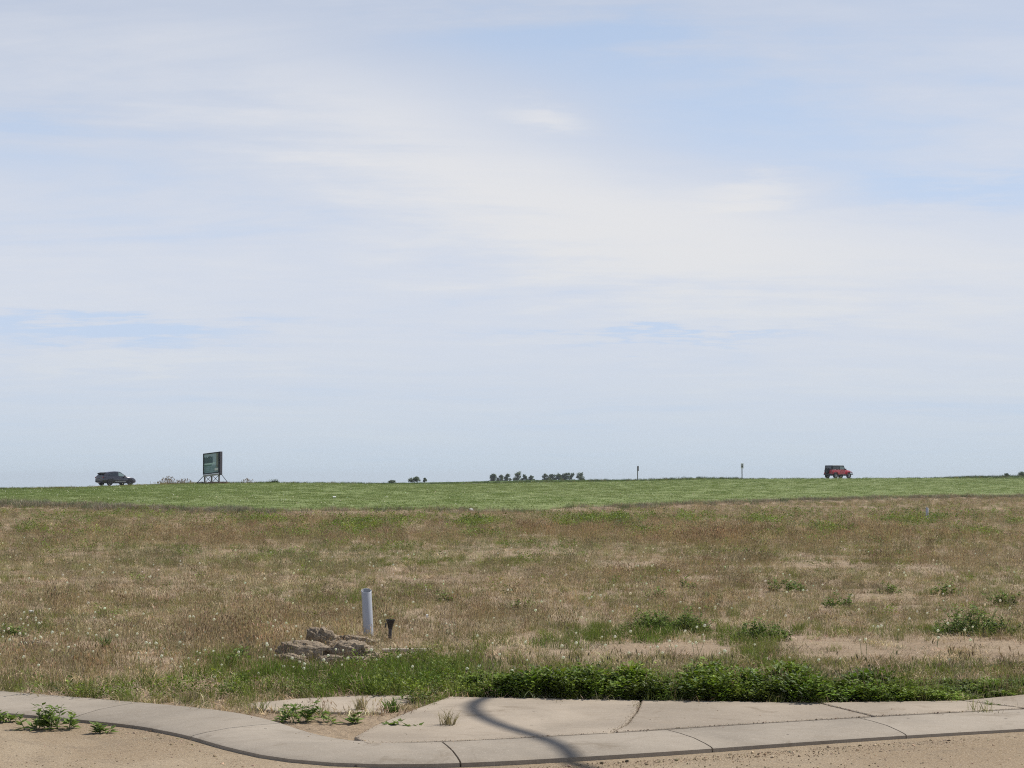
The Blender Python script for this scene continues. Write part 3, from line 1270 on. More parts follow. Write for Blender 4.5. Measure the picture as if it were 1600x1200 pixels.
def edge_rough():
    """dead grey growth on the soil berm along the crop and rough grass on the road verge"""
    tf = [p_far_tuft(500 + i) for i in range(3)]
    n = 5200
    a = rng.uniform(-.31, .31, n)
    d = edge_d(a) - 3.0 + rng.normal(0, 1.3, n)
    px = 800 + FPX * a
    w = np.where(px < 430, 1.0, np.where(px > 930, .8, .22)) * np.clip(fbm(a * 60, d * .2, 71, 3) * 1.8 - .3, .05, 1)
    k = rng.random(n) < w
    x, y = (a * d)[k], d[k]
    s = rng.uniform(.35, .85, k.sum()) * np.where(px[k] < 200, 1.25, 1.0)
    base = np.where((rng.random(k.sum()) < .22)[:, None], np.array([.34, .55, .40]), np.array([.80, .84, 1.02]))
    scatter('dead_grass_edge', tf, x, y, s, tints(len(x), base, .2), 'greyish dead growth on the soil edge before the green field', 'grass')
    n = 9000
    t = rng.uniform(-75, 200, n)
    sN = -8 + rng.normal(0, 2.0, n)
    p = ROAD_P[None] + ROAD_U[None] * t[:, None] + ROAD_N[None] * sN[:, None]
    x, y = p[:, 0], p[:, 1]
    left = np.clip((-.05 - x / y) / .15, .10, 1)
    k = (rng.random(n) < left) & (np.abs(x / y) < .33)
    x, y = x[k], y[k]
    dryp = np.exp(-((x / y + .2) / .045) ** 2) * .8
    base = np.where((rng.random(len(x)) < .12 + dryp)[:, None], np.array([.85, .80, .62]), np.array([.26, .42, .20]))
    scatter('verge_grass', tf, x, y, rng.uniform(.35, .75, len(x)) * np.where(np.abs(x / y + .205) < .022, .6, 1.0), tints(len(x), base, .2), 'rough yellow green grass on the far road verge', 'grass')
    n = 6000
    a = rng.uniform(-.1, .31, n)
    y = crest_d(a) + 30 + rng.uniform(0, 1, n) ** 1.2 * 90
    x = a * y
    base = np.where((rng.random(n) < .10)[:, None], np.array([.75, .70, .50]), np.array([.16, .30, .12]))
    scatter('ridge_grass', tf, x, y, rng.uniform(.6, 1.3, n), tints(n, base, .2), 'taller dark grass on the ridge behind the road', 'grass')


edge_rough()


def crop_cover():
    cp = [p_crop(600 + i) for i in range(4)]
    n = 14000
    a = rng.uniform(-.31, .31, n)
    t = rng.uniform(0, 1, n) ** .8
    lo, hi = edge_d(a) + .3, crest_d(a) + 2
    y = lo + (hi - lo) * t
    x = a * y
    v = fbm(x * .05, y * .15, 81, 4)
    v2 = fbm(x * .3, y * .9, 83, 3)
    f = np.clip((v - .38) * 3.2, 0, 1)[:, None]
    base = np.array([1.0, 1.02, 1.0]) * (1 - f) + np.array([1.17, 1.10, 1.25]) * f
    base = base * (.94 + .12 * v2[:, None])
    scatter('crop_cover', cp, x, y, rng.uniform(.6, 1.1, n), tints(n, base, .07, .03), 'short bright green crop covering the rising field', 'crop')


crop_cover()


# ---- clover hedge along the sidewalk
def clover():
    sp = [p_sprig(700 + i, .23, 6, 8, .039) for i in range(4)]
    sp += [p_sprig(760, .22, 4, 6, .062), p_sprig(761, .26, 5, 7, .030)]
    tx = [720, 760, 850, 940, 1000, 1080, 1150, 1280, 1330, 1400, 1480, 1560, 1640, 1800]
    th = [.06, .11, .165, .155, .125, .14, .155, .16, .14, .10, .08, .065, .05, .04]
    n = 2100
    x = rng.uniform(-.45, 5.6, n)
    edge = np.interp(x, [-.5, 1.0, 2.36, 3.5, 4.13, 5.2, 6.6], [15.40, 15.13, 14.96, 15.09, 15.52, 16.08, 16.92])
    dep = .95 * rng.uniform(0, 1, n) ** .9
    y = edge + .03 + dep
    px = 800 + FPX * x / y
    h = np.interp(px, tx, th) * np.clip(-.10 + 2.2 * fbm(x * 3.1, y * 3.1, 91, 3), .5, 1.9) * (.75 + .5 * np.sin(np.clip(dep / .95, 0, 1) * np.pi) * .6)
    ok = off_paving(x, y + .02) & (px > 730 + 40 * (fbm(y * 5, x, 4, 2) - .5))
    x, y, h = x[ok], y[ok], h[ok]
    s = np.stack([h / .22 * .5 + .5, h / .22 * .5 + .5, h / .22], 1) * rng.uniform(.8, 1.15, len(x))[:, None]
    light = .35 + 1.3 * fbm(x * 3.0, y * 3.0, 95, 3)
    base = np.array([1.15, 1.15, 1.1])[None] * light[:, None]
    scatter('clover_hedge', sp, x, y, s, tints(len(x), base, .26), 'dense dark green clover bordering the concrete sidewalk', 'ground cover')
    n2 = 230
    x2 = rng.uniform(-.3, 5.4, n2)
    y2 = np.interp(x2, [-.5, 1.0, 2.36, 3.5, 4.13, 5.2, 6.6], [15.40, 15.13, 14.96, 15.09, 15.52, 16.08, 16.92]) + .05 + .9 * rng.random(n2)
    ok = off_paving(x2, y2)
    x2, y2 = x2[ok], y2[ok]
    scatter('hedge_stalks', [p_dry(780, 7, .06, .16, .34, .8), p_green(781, 9, .06, .14, .34, .006), p_dry(782, 5, .05, .2, .36, 1.0)], x2, y2, rng.uniform(.65, 1.1, len(x2)),
            tints(len(x2), (.85, .85, .8), .25), 'thin grass stalks poking out of the clover hedge', 'grass')
    # thin clover and broadleaf cover on the verge left of it and scattered in the lot
    sp2 = [p_sprig(730 + i, .13, 5, 6, .026, 'clover', .10) for i in range(3)]
    spots = [patch(560, 1078, 420, 16, .8), patch(690, 1075, 90, 26, 1.0), patch(660, 1090, 90, 14, .9), patch(200, 1086, 330, 14, .5), patch(620, 1046, 200, 20, .4)]
    x, y = field_pts(14.4, 19, 70)
    k = rng.random(len(x)) < gauss(x, y, spots)
    x, y = x[k], y[k]
    s1 = rng.uniform(.5, 1.1, len(x))
    far = [patch(575, 822, 90, 10, 1), patch(560, 836, 90, 8, .9), patch(455, 838, 50, 8, .8), patch(742, 822, 60, 12, .9), patch(745, 838, 80, 8, .7),
           patch(930, 815, 70, 6, 1), patch(972, 817, 50, 5, .8), patch(1075, 816, 40, 5, .8), patch(1190, 818, 36, 4, .7), patch(1290, 830, 70, 8, .8), patch(1420, 818, 66, 6, .9),
           patch(1458, 812, 24, 4, 1), patch(1420, 830, 60, 6, .6), patch(400, 817, 70, 6, .8), patch(290, 868, 50, 8, .9), patch(440, 870, 46, 8, .9), patch(600, 860, 120, 8, .4),
           patch(60, 832, 60, 8, .7), patch(160, 838, 60, 8, .6), patch(100, 865, 60, 10, .5), patch(880, 822, 50, 6, .5), patch(1010, 836, 60, 8, .4), patch(1380, 870, 80, 8, .5), patch(1130, 870, 60, 8, .4),
           patch(800, 855, 70, 6, .5), patch(1540, 835, 60, 8, .4), patch(700, 935, 40, 8, .6), patch(820, 948, 50, 8, .7), patch(640, 930, 40, 8, .4), patch(1100, 908, 60, 8, .5), patch(1450, 940, 100, 10, .35)]
    x2, y2 = field_pts(24, 100, 7)
    k = rng.random(len(x2)) < gauss(x2, y2, far) + .02 + .35 * np.clip(fbm(x2 * .5, y2 * .25, 141, 3) - .52, 0, 1)
    x2, y2 = x2[k], y2[k]
    s2 = rng.uniform(.9, 1.9, len(x2)) * np.clip(y2 / 50, .7, 1.5)
    x, y, s = np.concatenate([x, x2]), np.concatenate([y, y2]), np.concatenate([s1, s2])
    scatter('low_weeds', sp2, x, y, s, tints(len(x), (1.1, 1.05, 1.1), .25), 'small green broadleaf weeds scattered through the brown lot', 'weeds')


clover()


def far_fluff():
    fl = [p_fluff(800, .17, .014), p_fluff(801, .13, .015)]
    x, y = field_pts(19.5, 60, 2.0)
    k = rng.random(len(x)) < np.clip(.25 + 1.3 * (fbm(x * .5, y * .3, 101, 3) - .4), .02, .8) * np.clip(1.4 - y / 45, .15, 1)
    x, y = x[k], y[k]
    # pale flecks in the green field are the same heads
    n = 1500
    a = rng.uniform(-.31, .31, n)
    t = rng.uniform(0, 1, n)
    y2 = edge_d(a) + 2 + (crest_d(a) - edge_d(a) - 4) * t
    x2 = a * y2
    k2 = rng.random(n) < np.clip((fbm(x2 * .06, y2 * .2, 103, 3) - .42) * 5, 0.02, 1)
    x2, y2 = x2[k2], y2[k2]
    xx, yy = np.concatenate([x, x2]), np.concatenate([y, y2])
    s = np.concatenate([rng.uniform(.7, 1.2, len(x)), rng.uniform(.9, 2.2, len(x2))])
    scatter('far_seed_heads', fl, xx, yy, s, tints(len(xx), (1, 1, 1), .05), 'far pale seed heads dotted over the lot and green field', 'flowers')


far_fluff()


def grit():
    """loose soil, crumbs and stones lying on the paving and in the gutter"""
    pr = []
    for i in range(4):
        bm = bmesh.new()
        bmesh.ops.create_icosphere(bm, subdivisions=1, radius=1)
        r = random.Random(i)
        for v in bm.verts:
            v.co = v.co * r.uniform(.65, 1.2)
            v.co.z *= .6
        me = bpy.data.meshes.new('crumb')
        bm.to_mesh(me)
        bm.free()
        shade_attr(me, [r.random() for _ in me.vertices])
        me.materials.append(M['crumb'])
        pr.append(proto(me))
    X, Y, Zs, S = [], [], [], []

    def put(x, y, z, s):
        X.append(x); Y.append(y); Zs.append(z); S.append(s)
    r = random.Random(9)
    for k, poly in enumerate(SLABS):
        top = (.022 if k < 5 else .004) + .0015 * k
        P = resample(poly + [poly[0]], .03)
        c = sum(P, Vector((0, 0))) / len(P)
        for p in P:
            for _ in range(3):
                q = p + (c - p) * abs(r.gauss(0, .022)) + Vector((r.gauss(0, .006), r.gauss(0, .006)))
                put(q.x, q.y, top, r.uniform(.0015, .0042) if r.random() < .97 else r.uniform(.005, .009))
        for _ in range(90):
            q = P[r.randrange(len(P))] + (c - P[r.randrange(len(P))]) * r.uniform(0, 1)
            if in_poly(np.array([q.x]), np.array([q.y]), poly)[0]:
                put(q.x, q.y, top, r.uniform(.0015, .006))
    line = smooth_line(resample([(a, b) for a, b in KERB if -9 < a < 7], .03), 20)
    for i in range(1, len(line) - 1):
        p = line[i]
        t = (line[i + 1] - line[i - 1]).normalized()
        n = Vector((t.y, -t.x))
        for _ in range(9):
            d = .73 + abs(r.gauss(0, .16))
            put(p.x + n.x * d, p.y + n.y * d, -.056, r.uniform(.002, .006) if r.random() < .97 else r.uniform(.008, .018))
        if r.random() < .5:
            d = abs(r.gauss(0, .05))
            put(p.x + n.x * d, p.y + n.y * d, .018, r.uniform(.002, .008))
    for _ in range(5000):
        x = r.uniform(-5, 5)
        y = r.uniform(11, 15.5)
        if y < float(np.interp(x, KX, KY)) - .85:
            put(x, y, -.057, r.uniform(.002, .008))
    n = len(X)
    o = scatter('grit', pr, np.array(X), np.array(Y), np.array(S), tints(n, (1.15, 1.15, 1.15), .42), 'loose grit and soil crumbs on the sidewalk and in the gutter', 'grit', tilt=.3)
    co = np.stack([np.array(X), np.array(Y), np.array(Zs)], 1).astype(np.float32)
    o.data.vertices.foreach_set('co', co.ravel())


grit()


# ------------------------------------------------------------------ dandelions that show singly
def dandelions():
    protos = []
    for i in range(4):
        b = Blades(900 + i)
        fluff_ball(b, (0, 0, 0), .016 if i < 3 else .012, 34)
        hm = b.mesh('seed_head', [M['fluff']])
        h = (.12, .16, .10, .18)[i]
        sm = MB().tube([(0, 0, -.01), (.008 * (i - 1.5), .006, h * .5), (.012 * (i - 1.5), .0, h)], .003, 5).mesh('stem', 30)
        sm.materials.append(M['dstem'])
        protos.append((hm, sm, (.012 * (i - 1.5), 0, h + .012)))
    spots = []
    r = random.Random(5)
    clusters = [(500, 1046, 120, 14, 26), (150, 1010, 260, 44, 60), (330, 1040, 160, 30, 26), (470, 1000, 120, 20, 10), (640, 985, 120, 24, 14), (60, 1000, 110, 40, 20),
                (860, 1030, 200, 24, 16), (1060, 1030, 160, 26, 14), (1100, 975, 220, 30, 12), (1450, 1000, 250, 26, 18), (480, 1022, 60, 12, 10), (300, 975, 200, 20, 14), (780, 1060, 120, 14, 5), (1300, 1046, 220, 12, 7)]
    WHERE = ['in the green grass just below the dirt clods', 'in the brown grass of the left quarter', 'between the left leafy weed and the clods',
             'just behind the dirt clods', 'around the black funnel riser', 'at the far left edge of the lot', 'in the grass above the left end of the clover hedge',
             'on the bare soil above the middle of the hedge', 'among the large bushy weed patches', 'near the bare soil at right', 'right in front of the dirt clods',
             'in brown grass above the left verge', 'at the top of the clover hedge near its left end', 'along the top of the clover hedge at right']
    for cx, cy, w, h, n in clusters:
        where = WHERE[clusters.index((cx, cy, w, h, n))]
        for _ in range(n):
            px, py = cx + r.gauss(0, w * .5), cy + r.gauss(0, h * .5)
            if not (2 < px < 1598 and 960 < py < 1084):
                continue
            x, y = ground_at(px, py)
            if off_paving(np.array([x]), np.array([y]))[0]:
                spots.append((x, y, where))
    for i, (x, y, where) in enumerate(spots):
        hm, sm, hp = protos[r.randrange(4)]
        d = empty('dandelion', (x, y, tz(x, y)), r.uniform(0, 6.28), 'fluffy white dandelion seed head ' + where, 'dandelion', 'dandelions gone to seed ' + where)
        k = r.uniform(.55, .98)
        d.scale = (k, k, k)
        d.rotation_euler = (r.gauss(0, .12), r.gauss(0, .12), r.uniform(0, 6.28))
        link('stem', sm, d)
        q = link('seed_head', hm, d)
        q.location = hp


dandelions()


# ------------------------------------------------------------------ weeds one can point at
def weed(px, py, wpx, hpx, label, style='leafy', seed=0, n=None):
    x, y = ground_at(px, py)
    W, H = wpx / FPX * y, hpx / FPX * y
    root = empty('weed_clump' if style != 'grass' and style != 'dry' else 'grass_tuft', (x, y, tz(x, y) if tz(x, y) > -.2 else -.056), 0, label, 'weed' if style not in ('grass', 'dry') else 'grass tuft')
    b = Blades(1000 + seed)
    r = b.r
    st = MB()
    if style in ('leafy', 'sparse', 'broad'):
        L = {'leafy': .052, 'sparse': .052, 'broad': .075}[style] * (1 if y < 24 else 1.35)
        ns = n or int(max(5, W * H * {'leafy': 330, 'sparse': 165, 'broad': 210}[style]))
        D = min(W * .4, .30)
        for k in range(ns):
            ox = r.uniform(-.5, .5) * W * .92
            oy = r.uniform(-.5, .5) * D
            prof = max(.3, 1 - .7 * (2 * abs(ox) / W) ** 2) * r.uniform(.28, 1.0)
            h = H * prof
            tx, ty = ox + r.gauss(0, .45) * h, oy + r.gauss(0, .35) * h
            zz = tz(x + ox, y + oy) - root.location.z if y > 15.9 else 0
            st.tube([(ox, oy, zz - .02), ((ox + tx) / 2, (oy + ty) / 2, zz + h * .55), (tx, ty, zz + h * .97)], [.0035, .003, .0015], 4)
            nl = max(5, int(h / .018))
            for q in range(nl):
                t = (q + .7) / nl
                p = Vector((ox + (tx - ox) * t, oy + (ty - oy) * t, zz + h * t))
                for _ in range(2):
                    a = r.uniform(0, 6.283)
                    d = Vector((math.cos(a), math.sin(a), r.uniform(-.1, .7)))
                    l = L * r.uniform(.6, 1.25) * (1.15 - .5 * t)
                    b.leaf(p + d * .006, l, l * (.62 if style != 'broad' else .5), d, (r.uniform(-.4, .4), r.uniform(-.4, .4), 1))
        st.build('stems', M['stem'], root)
        me = b.mesh('leaves', [M['weed']])
        o = link('leaves', me, root)
        o['kind'] = 'stuff'
    else:
        cnt = n or 70
        for k in range(cnt):
            ox, oy = disc(r, W * .22)
            b.blade(ox, oy, H * r.uniform(.45, 1.1), .006 if style == 'dry' else .010, r.uniform(.1, .8), 0, 3, .35)
        o = link('blades', b.mesh('blades', [M['weed_dry' if style == 'dry' else 'weed_grass']]), root)
        o['kind'] = 'stuff'
    return root


WEEDS = [
    (1045, 986, 150, 44, 'large bushy green weed patch left of the smaller clump, mid lot', 'leafy'),
    (1185, 998, 95, 36, 'green weed clump just right of the large bushy patch', 'leafy'),
    (1226, 924, 56, 30, 'lone dark green weed standing out in the brown grass right of centre', 'sparse'),
    (1520, 990, 130, 54, 'wide straggly weed patch at the right edge above the bare soil', 'sparse'),
    (22, 993, 54, 24, 'dark green weed clump at the left edge of the field', 'leafy'),
    (368, 1040, 62, 32, 'upright leafy weed left of the dirt clods', 'broad'),
    (1028, 935, 36, 26, 'thin weed sprig above the large bushy patch', 'sparse'),
    (1069, 920, 30, 20, 'small weed sprig behind the large bushy patch, nearer the centre', 'sparse'),
    (1308, 948, 50, 24, 'low weed between the lone dark weed and the straggly patch', 'sparse'),
    (1386, 926, 34, 20, 'small weed sprig left of the pair at far right', 'sparse'),
    (1475, 930, 46, 24, 'small leafy weed above the straggly right patch', 'sparse'),
    (1566, 945, 40, 34, 'tall thin weed near the right edge above the straggly patch', 'sparse'),
    (168, 1016, 24, 30, 'single pale green upright weed in the grass at left', 'grass'),
    (820, 950, 44, 20, 'small green weed in brown grass right of the grey pipe', 'sparse'),
    (693, 938, 40, 20, 'small green weed in brown grass close behind the black riser', 'sparse'),
    (82, 1124, 92, 40, 'broad leafy weed growing at the kerb, lower left', 'broad'),
    (166, 1130, 26, 20, 'tiny weed in the kerb gutter right of the broad leafy one', 'broad'),
    (6, 1114, 34, 24, 'little weed at the far left end of the kerb', 'broad'),
    (478, 1124, 78, 36, 'leafy weed sprouting between kerb and the sunken concrete slab', 'broad'),
    (545, 1126, 46, 22, 'low pale green weed in the dirt joint below the sunken slab', 'broad'),
    (612, 1108, 52, 28, 'spiky green grass tuft at the right corner of the sunken slab', 'grass'),
    (655, 1092, 62, 24, 'leafy weed between sunken slab and clover hedge', 'leafy'),
    (700, 1134, 56, 38, 'dry wiry grass tuft beside the curved shadow on the sidewalk', 'dry'),
    (625, 1134, 60, 12, 'flat green weed in the joint left of the dry wiry tuft', 'broad'),
    (1543, 1103, 26, 14, 'small weed in the sidewalk crack at lower right', 'sparse'),
    (565, 1108, 40, 30, 'reddish dry weed stalks on the sunken slab edge', 'dry'),
    (300, 1094, 60, 26, 'dry tan tuft hanging over the back of the kerb', 'dry'),
]
for i, (px, py, w_, h_, lab, sty) in enumerate(WEEDS):
    weed(px, py, w_, h_, lab, sty, i)


# ------------------------------------------------------------------ dirt clods, board, pipes, risers
def lumpy(seed, size, rough=.22, sub=5, flat=.0):
    bm = bmesh.new()
    bmesh.ops.create_icosphere(bm, subdivisions=sub, radius=1)
    co = np.array([v.co[:] for v in bm.verts])
    r = np.random.default_rng(seed)
    o = r.uniform(0, 50, 3)
    def n3(p, f, s):
        return (vnoise(p[:, 0] * f + o[0], p[:, 1] * f + o[1], s) + vnoise(p[:, 1] * f + o[1], p[:, 2] * f + o[2], s + 3) + vnoise(p[:, 2] * f + o[2], p[:, 0] * f + o[0], s + 7)) / 3 - .5
    k = 1 + rough * 3.4 * n3(co, 1.6, seed) + rough * 2.2 * n3(co, 3.7, seed + 1) + rough * 1.9 * n3(co, 8.5, seed + 2) + rough * 1.1 * n3(co, 18, seed + 4)
    # squarish block
    co = np.sign(co) * np.abs(co) ** .8
    co = co * k[:, None] * np.array(size)[None] / 2
    for v, c in zip(bm.verts, co):
        v.co = c
    me = bpy.data.meshes.new('clod')
    bm.to_mesh(me)
    bm.free()
    me.shade_smooth()
    return me


def clods():
    # px, py of the foot centre, width, height px, depth m
    data = [
        (480, 1030, 80, 38, .26, (0, R(10), R(8)), 'big rounded dark faced dirt clod at the left of the pile'),
        (506, 1014, 48, 40, .20, (R(8), R(24), 0), 'pale lumpy clod leaning behind the big rounded one'),
        (547, 1031, 66, 36, .26, (0, R(-6), R(-12)), 'crumbly wide clod at the right front of the pile'),
        (556, 1006, 52, 24, .18, (0, R(4), 0), 'small pale clod at the back right of the pile'),
        (577, 1030, 26, 20, .14, (0, 0, R(20)), 'small crumb at the right end of the clod pile'),
        (516, 1037, 36, 20, .15, (R(5), 0, 0), 'low crumbly clod in the middle front of the pile'),
        (527, 1020, 40, 26, .18, (R(10), R(-14), R(30)), 'pale crumb wedged in the middle of the clod pile'),
        (460, 1034, 40, 18, .16, (0, R(12), 0), 'low broken clod at the left foot of the pile'),
        (560, 1036, 30, 16, .14, (0, R(-8), R(14)), 'low broken clod at the right foot of the pile'),
        (60, 1006, 46, 15, .16, (0, 0, 0), 'flat reddish dirt clod alone at the left in the grass'),
    ]
    for i, (px, py, w, h, dep, rot, lab) in enumerate(data):
        x, y = ground_at(px, py + 5)
        W, H = w / FPX * y, h / FPX * y
        me = lumpy(40 + i, (W * 1.08, dep * 1.1, H * 1.05), .15 if i in (0, 9) else .25, 5)
        me.materials.append(M['clod'])
        o = link('dirt_clod', me)
        o.location = (x, y + dep * .25, tz(x, y) + H * .33)
        o.rotation_euler = rot
        tag(o, lab, 'dirt clod', 'dirt clods lying in the lot')


clods()


def board():
    x, y = ground_at(640, 1019)
    root = empty('weathered_board', (x, y, tz(x, y)), R(3), 'short weathered grey board lying right of the dirt clods', 'board')
    rr = random.Random(3)
    # splintered outline
    top = [(-.27 + .50 * k / 12, .045 + rr.uniform(-.02, .02)) for k in range(13)]
    bot = [(.23 - .50 * k / 12, -.045 + rr.uniform(-.02, .02)) for k in range(13)]
    MB().prism(top + bot, 'z', .005, .036).build('plank', M['grey_wood'], root, bevel=.004)
    MB().prism([(.02, -.075), (.17, -.10), (.25, -.06), (.1, -.055)], 'z', -.005, .028).build('split_piece', M['grey_wood'], root, bevel=.004)


board()


def pipe(px, py, top_py, lean, label, wide=.115):
    x, y = ground_at(px, py)
    H = (py - top_py) / FPX * y
    root = empty('standpipe', (x, y, tz(x, y)), 0, label, 'pipe', 'grey service pipes standing in the lot')
    root.rotation_euler = (0, lean, R(12))
    ro, ri = wide / 2, wide / 2 - .007

    def cut(mb):
        """saw the top off at a slant that faces the street"""
        mb.v = [(p[0], p[1], p[2] + (.40 * p[1] - .02 if p[2] > H - .01 else 0)) for p in mb.v]
        return mb
    cut(MB().lathe([(ro, -.25), (ro, H - .002), (ro - .002, H), (ri + .001, H)], 40)).build('pipe_wall', M['pvc'], root, smooth=40)
    cut(MB().lathe([(ri, H - .001), (ri, -.2), (.001, -.2)], 40)).build('pipe_bore', M['pvc_in'], root, smooth=40)
    cut(MB().lathe([(ri + .0005, H + .0015), (ro - .002, H + .0025), (ro - .0005, H + .0005)], 40)).build('rim', M['pvc'], root, smooth=60)


pipe(577, 990, 918, R(-3), 'tall grey plastic pipe standing upright behind the dirt clods')
pipe(1447, 813, 793, R(1), 'distant grey pipe near the green field on the right')


def riser(px, py, top_py, label, head=.10, lean=0.0):
    x, y = ground_at(px, py)
    H = (py - top_py) / FPX * y
    root = empty('valve_riser', (x, y, tz(x, y)), R(15), label, 'valve riser', 'black valve risers in the lot')
    root.rotation_euler = (0, lean, R(15))
    MB().tube([(0, 0, -.15), (0, 0, H * .62)], [.017, .020], 10).build('rod', M['iron'], root, smooth=40)
    h0 = H * .58
    MB().lathe([(.001, h0), (head * .24, h0), (head * .30, h0 + (H - h0) * .4), (head * .48, h0 + (H - h0) * .82), (head * .5, H), (head * .42, H), (head * .25, h0 + (H - h0) * .5), (.001, h0 + (H - h0) * .45)], 18).build('funnel_head', M['black'], root, smooth=40)
    MB().box((-head * .5, 0, h0 + (H - h0) * .35), (head * .14, head * .2, head * .5)).build('side_lug', M['black'], root, bevel=.003)
    return root, (x, y, tz(x, y) + H)


rs, tip = riser(610, 1000, 966, 'black funnel topped valve riser right of the tall grey pipe', .10, R(2))
riser(1477.5, 811, 803.5, 'black knobbed riser nearer the distant grey pipe', .12)
riser(1493.5, 811, 804.8, 'black knobbed riser farther right of the distant grey pipe', .10)
# the sprig that grows behind the funnel
sprig = empty('weed_clump', (tip[0] + .005, tip[1] + .03, tip[2] - .24), 0, 'small green sprig rising just behind the black funnel', 'weed')
bb = Blades(77)
for k in range(14):
    aa_ = bb.r.uniform(0, 6.28)
    bb.leaf((bb.r.uniform(-.02, .02), bb.r.uniform(-.02, .02), .22 + bb.r.uniform(0, .05)), .03, .016, (math.cos(aa_), math.sin(aa_), .5), (0, 0, 1))
link('leaves', bb.mesh('leaves', [M['weed']]), sprig)['kind'] = 'stuff'
MB().tube([(0, 0, -.02), (.004, .006, .12), (0, 0, .25)], .003, 5).build('stems', M['stem'], sprig)


def scrap(px, py, w, h, d, label, z=None):
    a = (px - 800) / FPX
    # walk along the sight line until the ground is met
    for yy in np.arange(16, 230, .1):
        if tz(a * yy, yy) >= EYE - (py - HOR) / FPX * yy:
            break
    x, y = a * yy, yy
    rr = random.Random(int(px))
    P = []
    for k in range(10):
        t = 2 * math.pi * k / 10
        P.append((math.cos(t) * w / 2 * rr.uniform(.8, 1.1), math.sin(t) * d / 2 * rr.uniform(.8, 1.1)))
    o = MB().prism(P, 'z', -.02, h).build('litter_scrap', M['white'], bevel=.01)
    o.location = (x, y, tz(x, y) + .05)
    o.rotation_euler = (R(14), R(4), R(rr.uniform(-20, 20)))
    tag(o, label, 'litter')


scrap(737, 798.5, .28, .06, .2, 'white scrap lying on the edge between lot and green field')
scrap(523, 779, .24, .10, .2, 'white scrap lying out in the green field left of centre')
scrap(668, 968, .035, .015, .03, 'tiny white scrap in the brown grass right of the black funnel')
scrap(52, 962, .07, .02, .04, 'small white scrap in the brown grass near the left edge')


# ------------------------------------------------------------------ street lamp (stands just right of the view; its arm's shadow falls on the sidewalk)
def street_lamp():
    kx, ky = sun_dir.x / sun_dir.z, sun_dir.y / sun_dir.z
    H0 = 8.0
    bx, by = .02 + kx * H0, 15.55 + ky * H0
    root = empty('street_lamp', (bx, by, tz(bx, by)), 0, 'tall grey davit street lamp behind the sidewalk, just right of view', 'street lamp')
    d = Vector((.40, -.917, 0))
    MB().tube([(0, 0, -.3), (0, 0, 3), (0, 0, H0)], [.095, .08, .052], 16).build('pole', M['lamp_grey'], root, smooth=40)
    MB().box((0, 0, .02), (.32, .32, .04)).lathe([(.13, .04), (.12, .25), (.10, .30)], 16).build('base', M['lamp_grey'], root)
    pts = []
    Rh, Rz = 1.9, 1.15
    for k in range(17):
        t = k / 16 * math.pi / 2
        pts.append(Vector((0, 0, H0)) + d * Rh * (1 - math.cos(t)) + Vector((0, 0, Rz * math.sin(t))))
    pts.append(pts[-1] + d * 2.4)
    MB().tube(pts, .054, 12).build('arm', M['lamp_grey'], root, smooth=40)
    e = pts[-1]
    yaw = math.atan2(d.y, d.x)
    head = MB()
    head.box((0, 0, 0), (.62, .24, .10))
    hd = head.build('lamp_head', M['lamp_grey'], root, bevel=.03, seg=3, smooth=40)
    hd.location = e + d * .28
    hd.rotation_euler = (0, 0, yaw)
    ln = MB().box((.05, 0, -.056), (.38, .17, .016)).build('lens', M['lens'], hd, bevel=.004)


street_lamp()


# ------------------------------------------------------------------ billboard on the crest
def on_road_line(px, s):
    """point at a bearing that lies s metres across the road line"""
    a = (px - 800) / FPX
    y = (235.3 + s / .8123) / (1 - .718 * a)
    return a * y, y


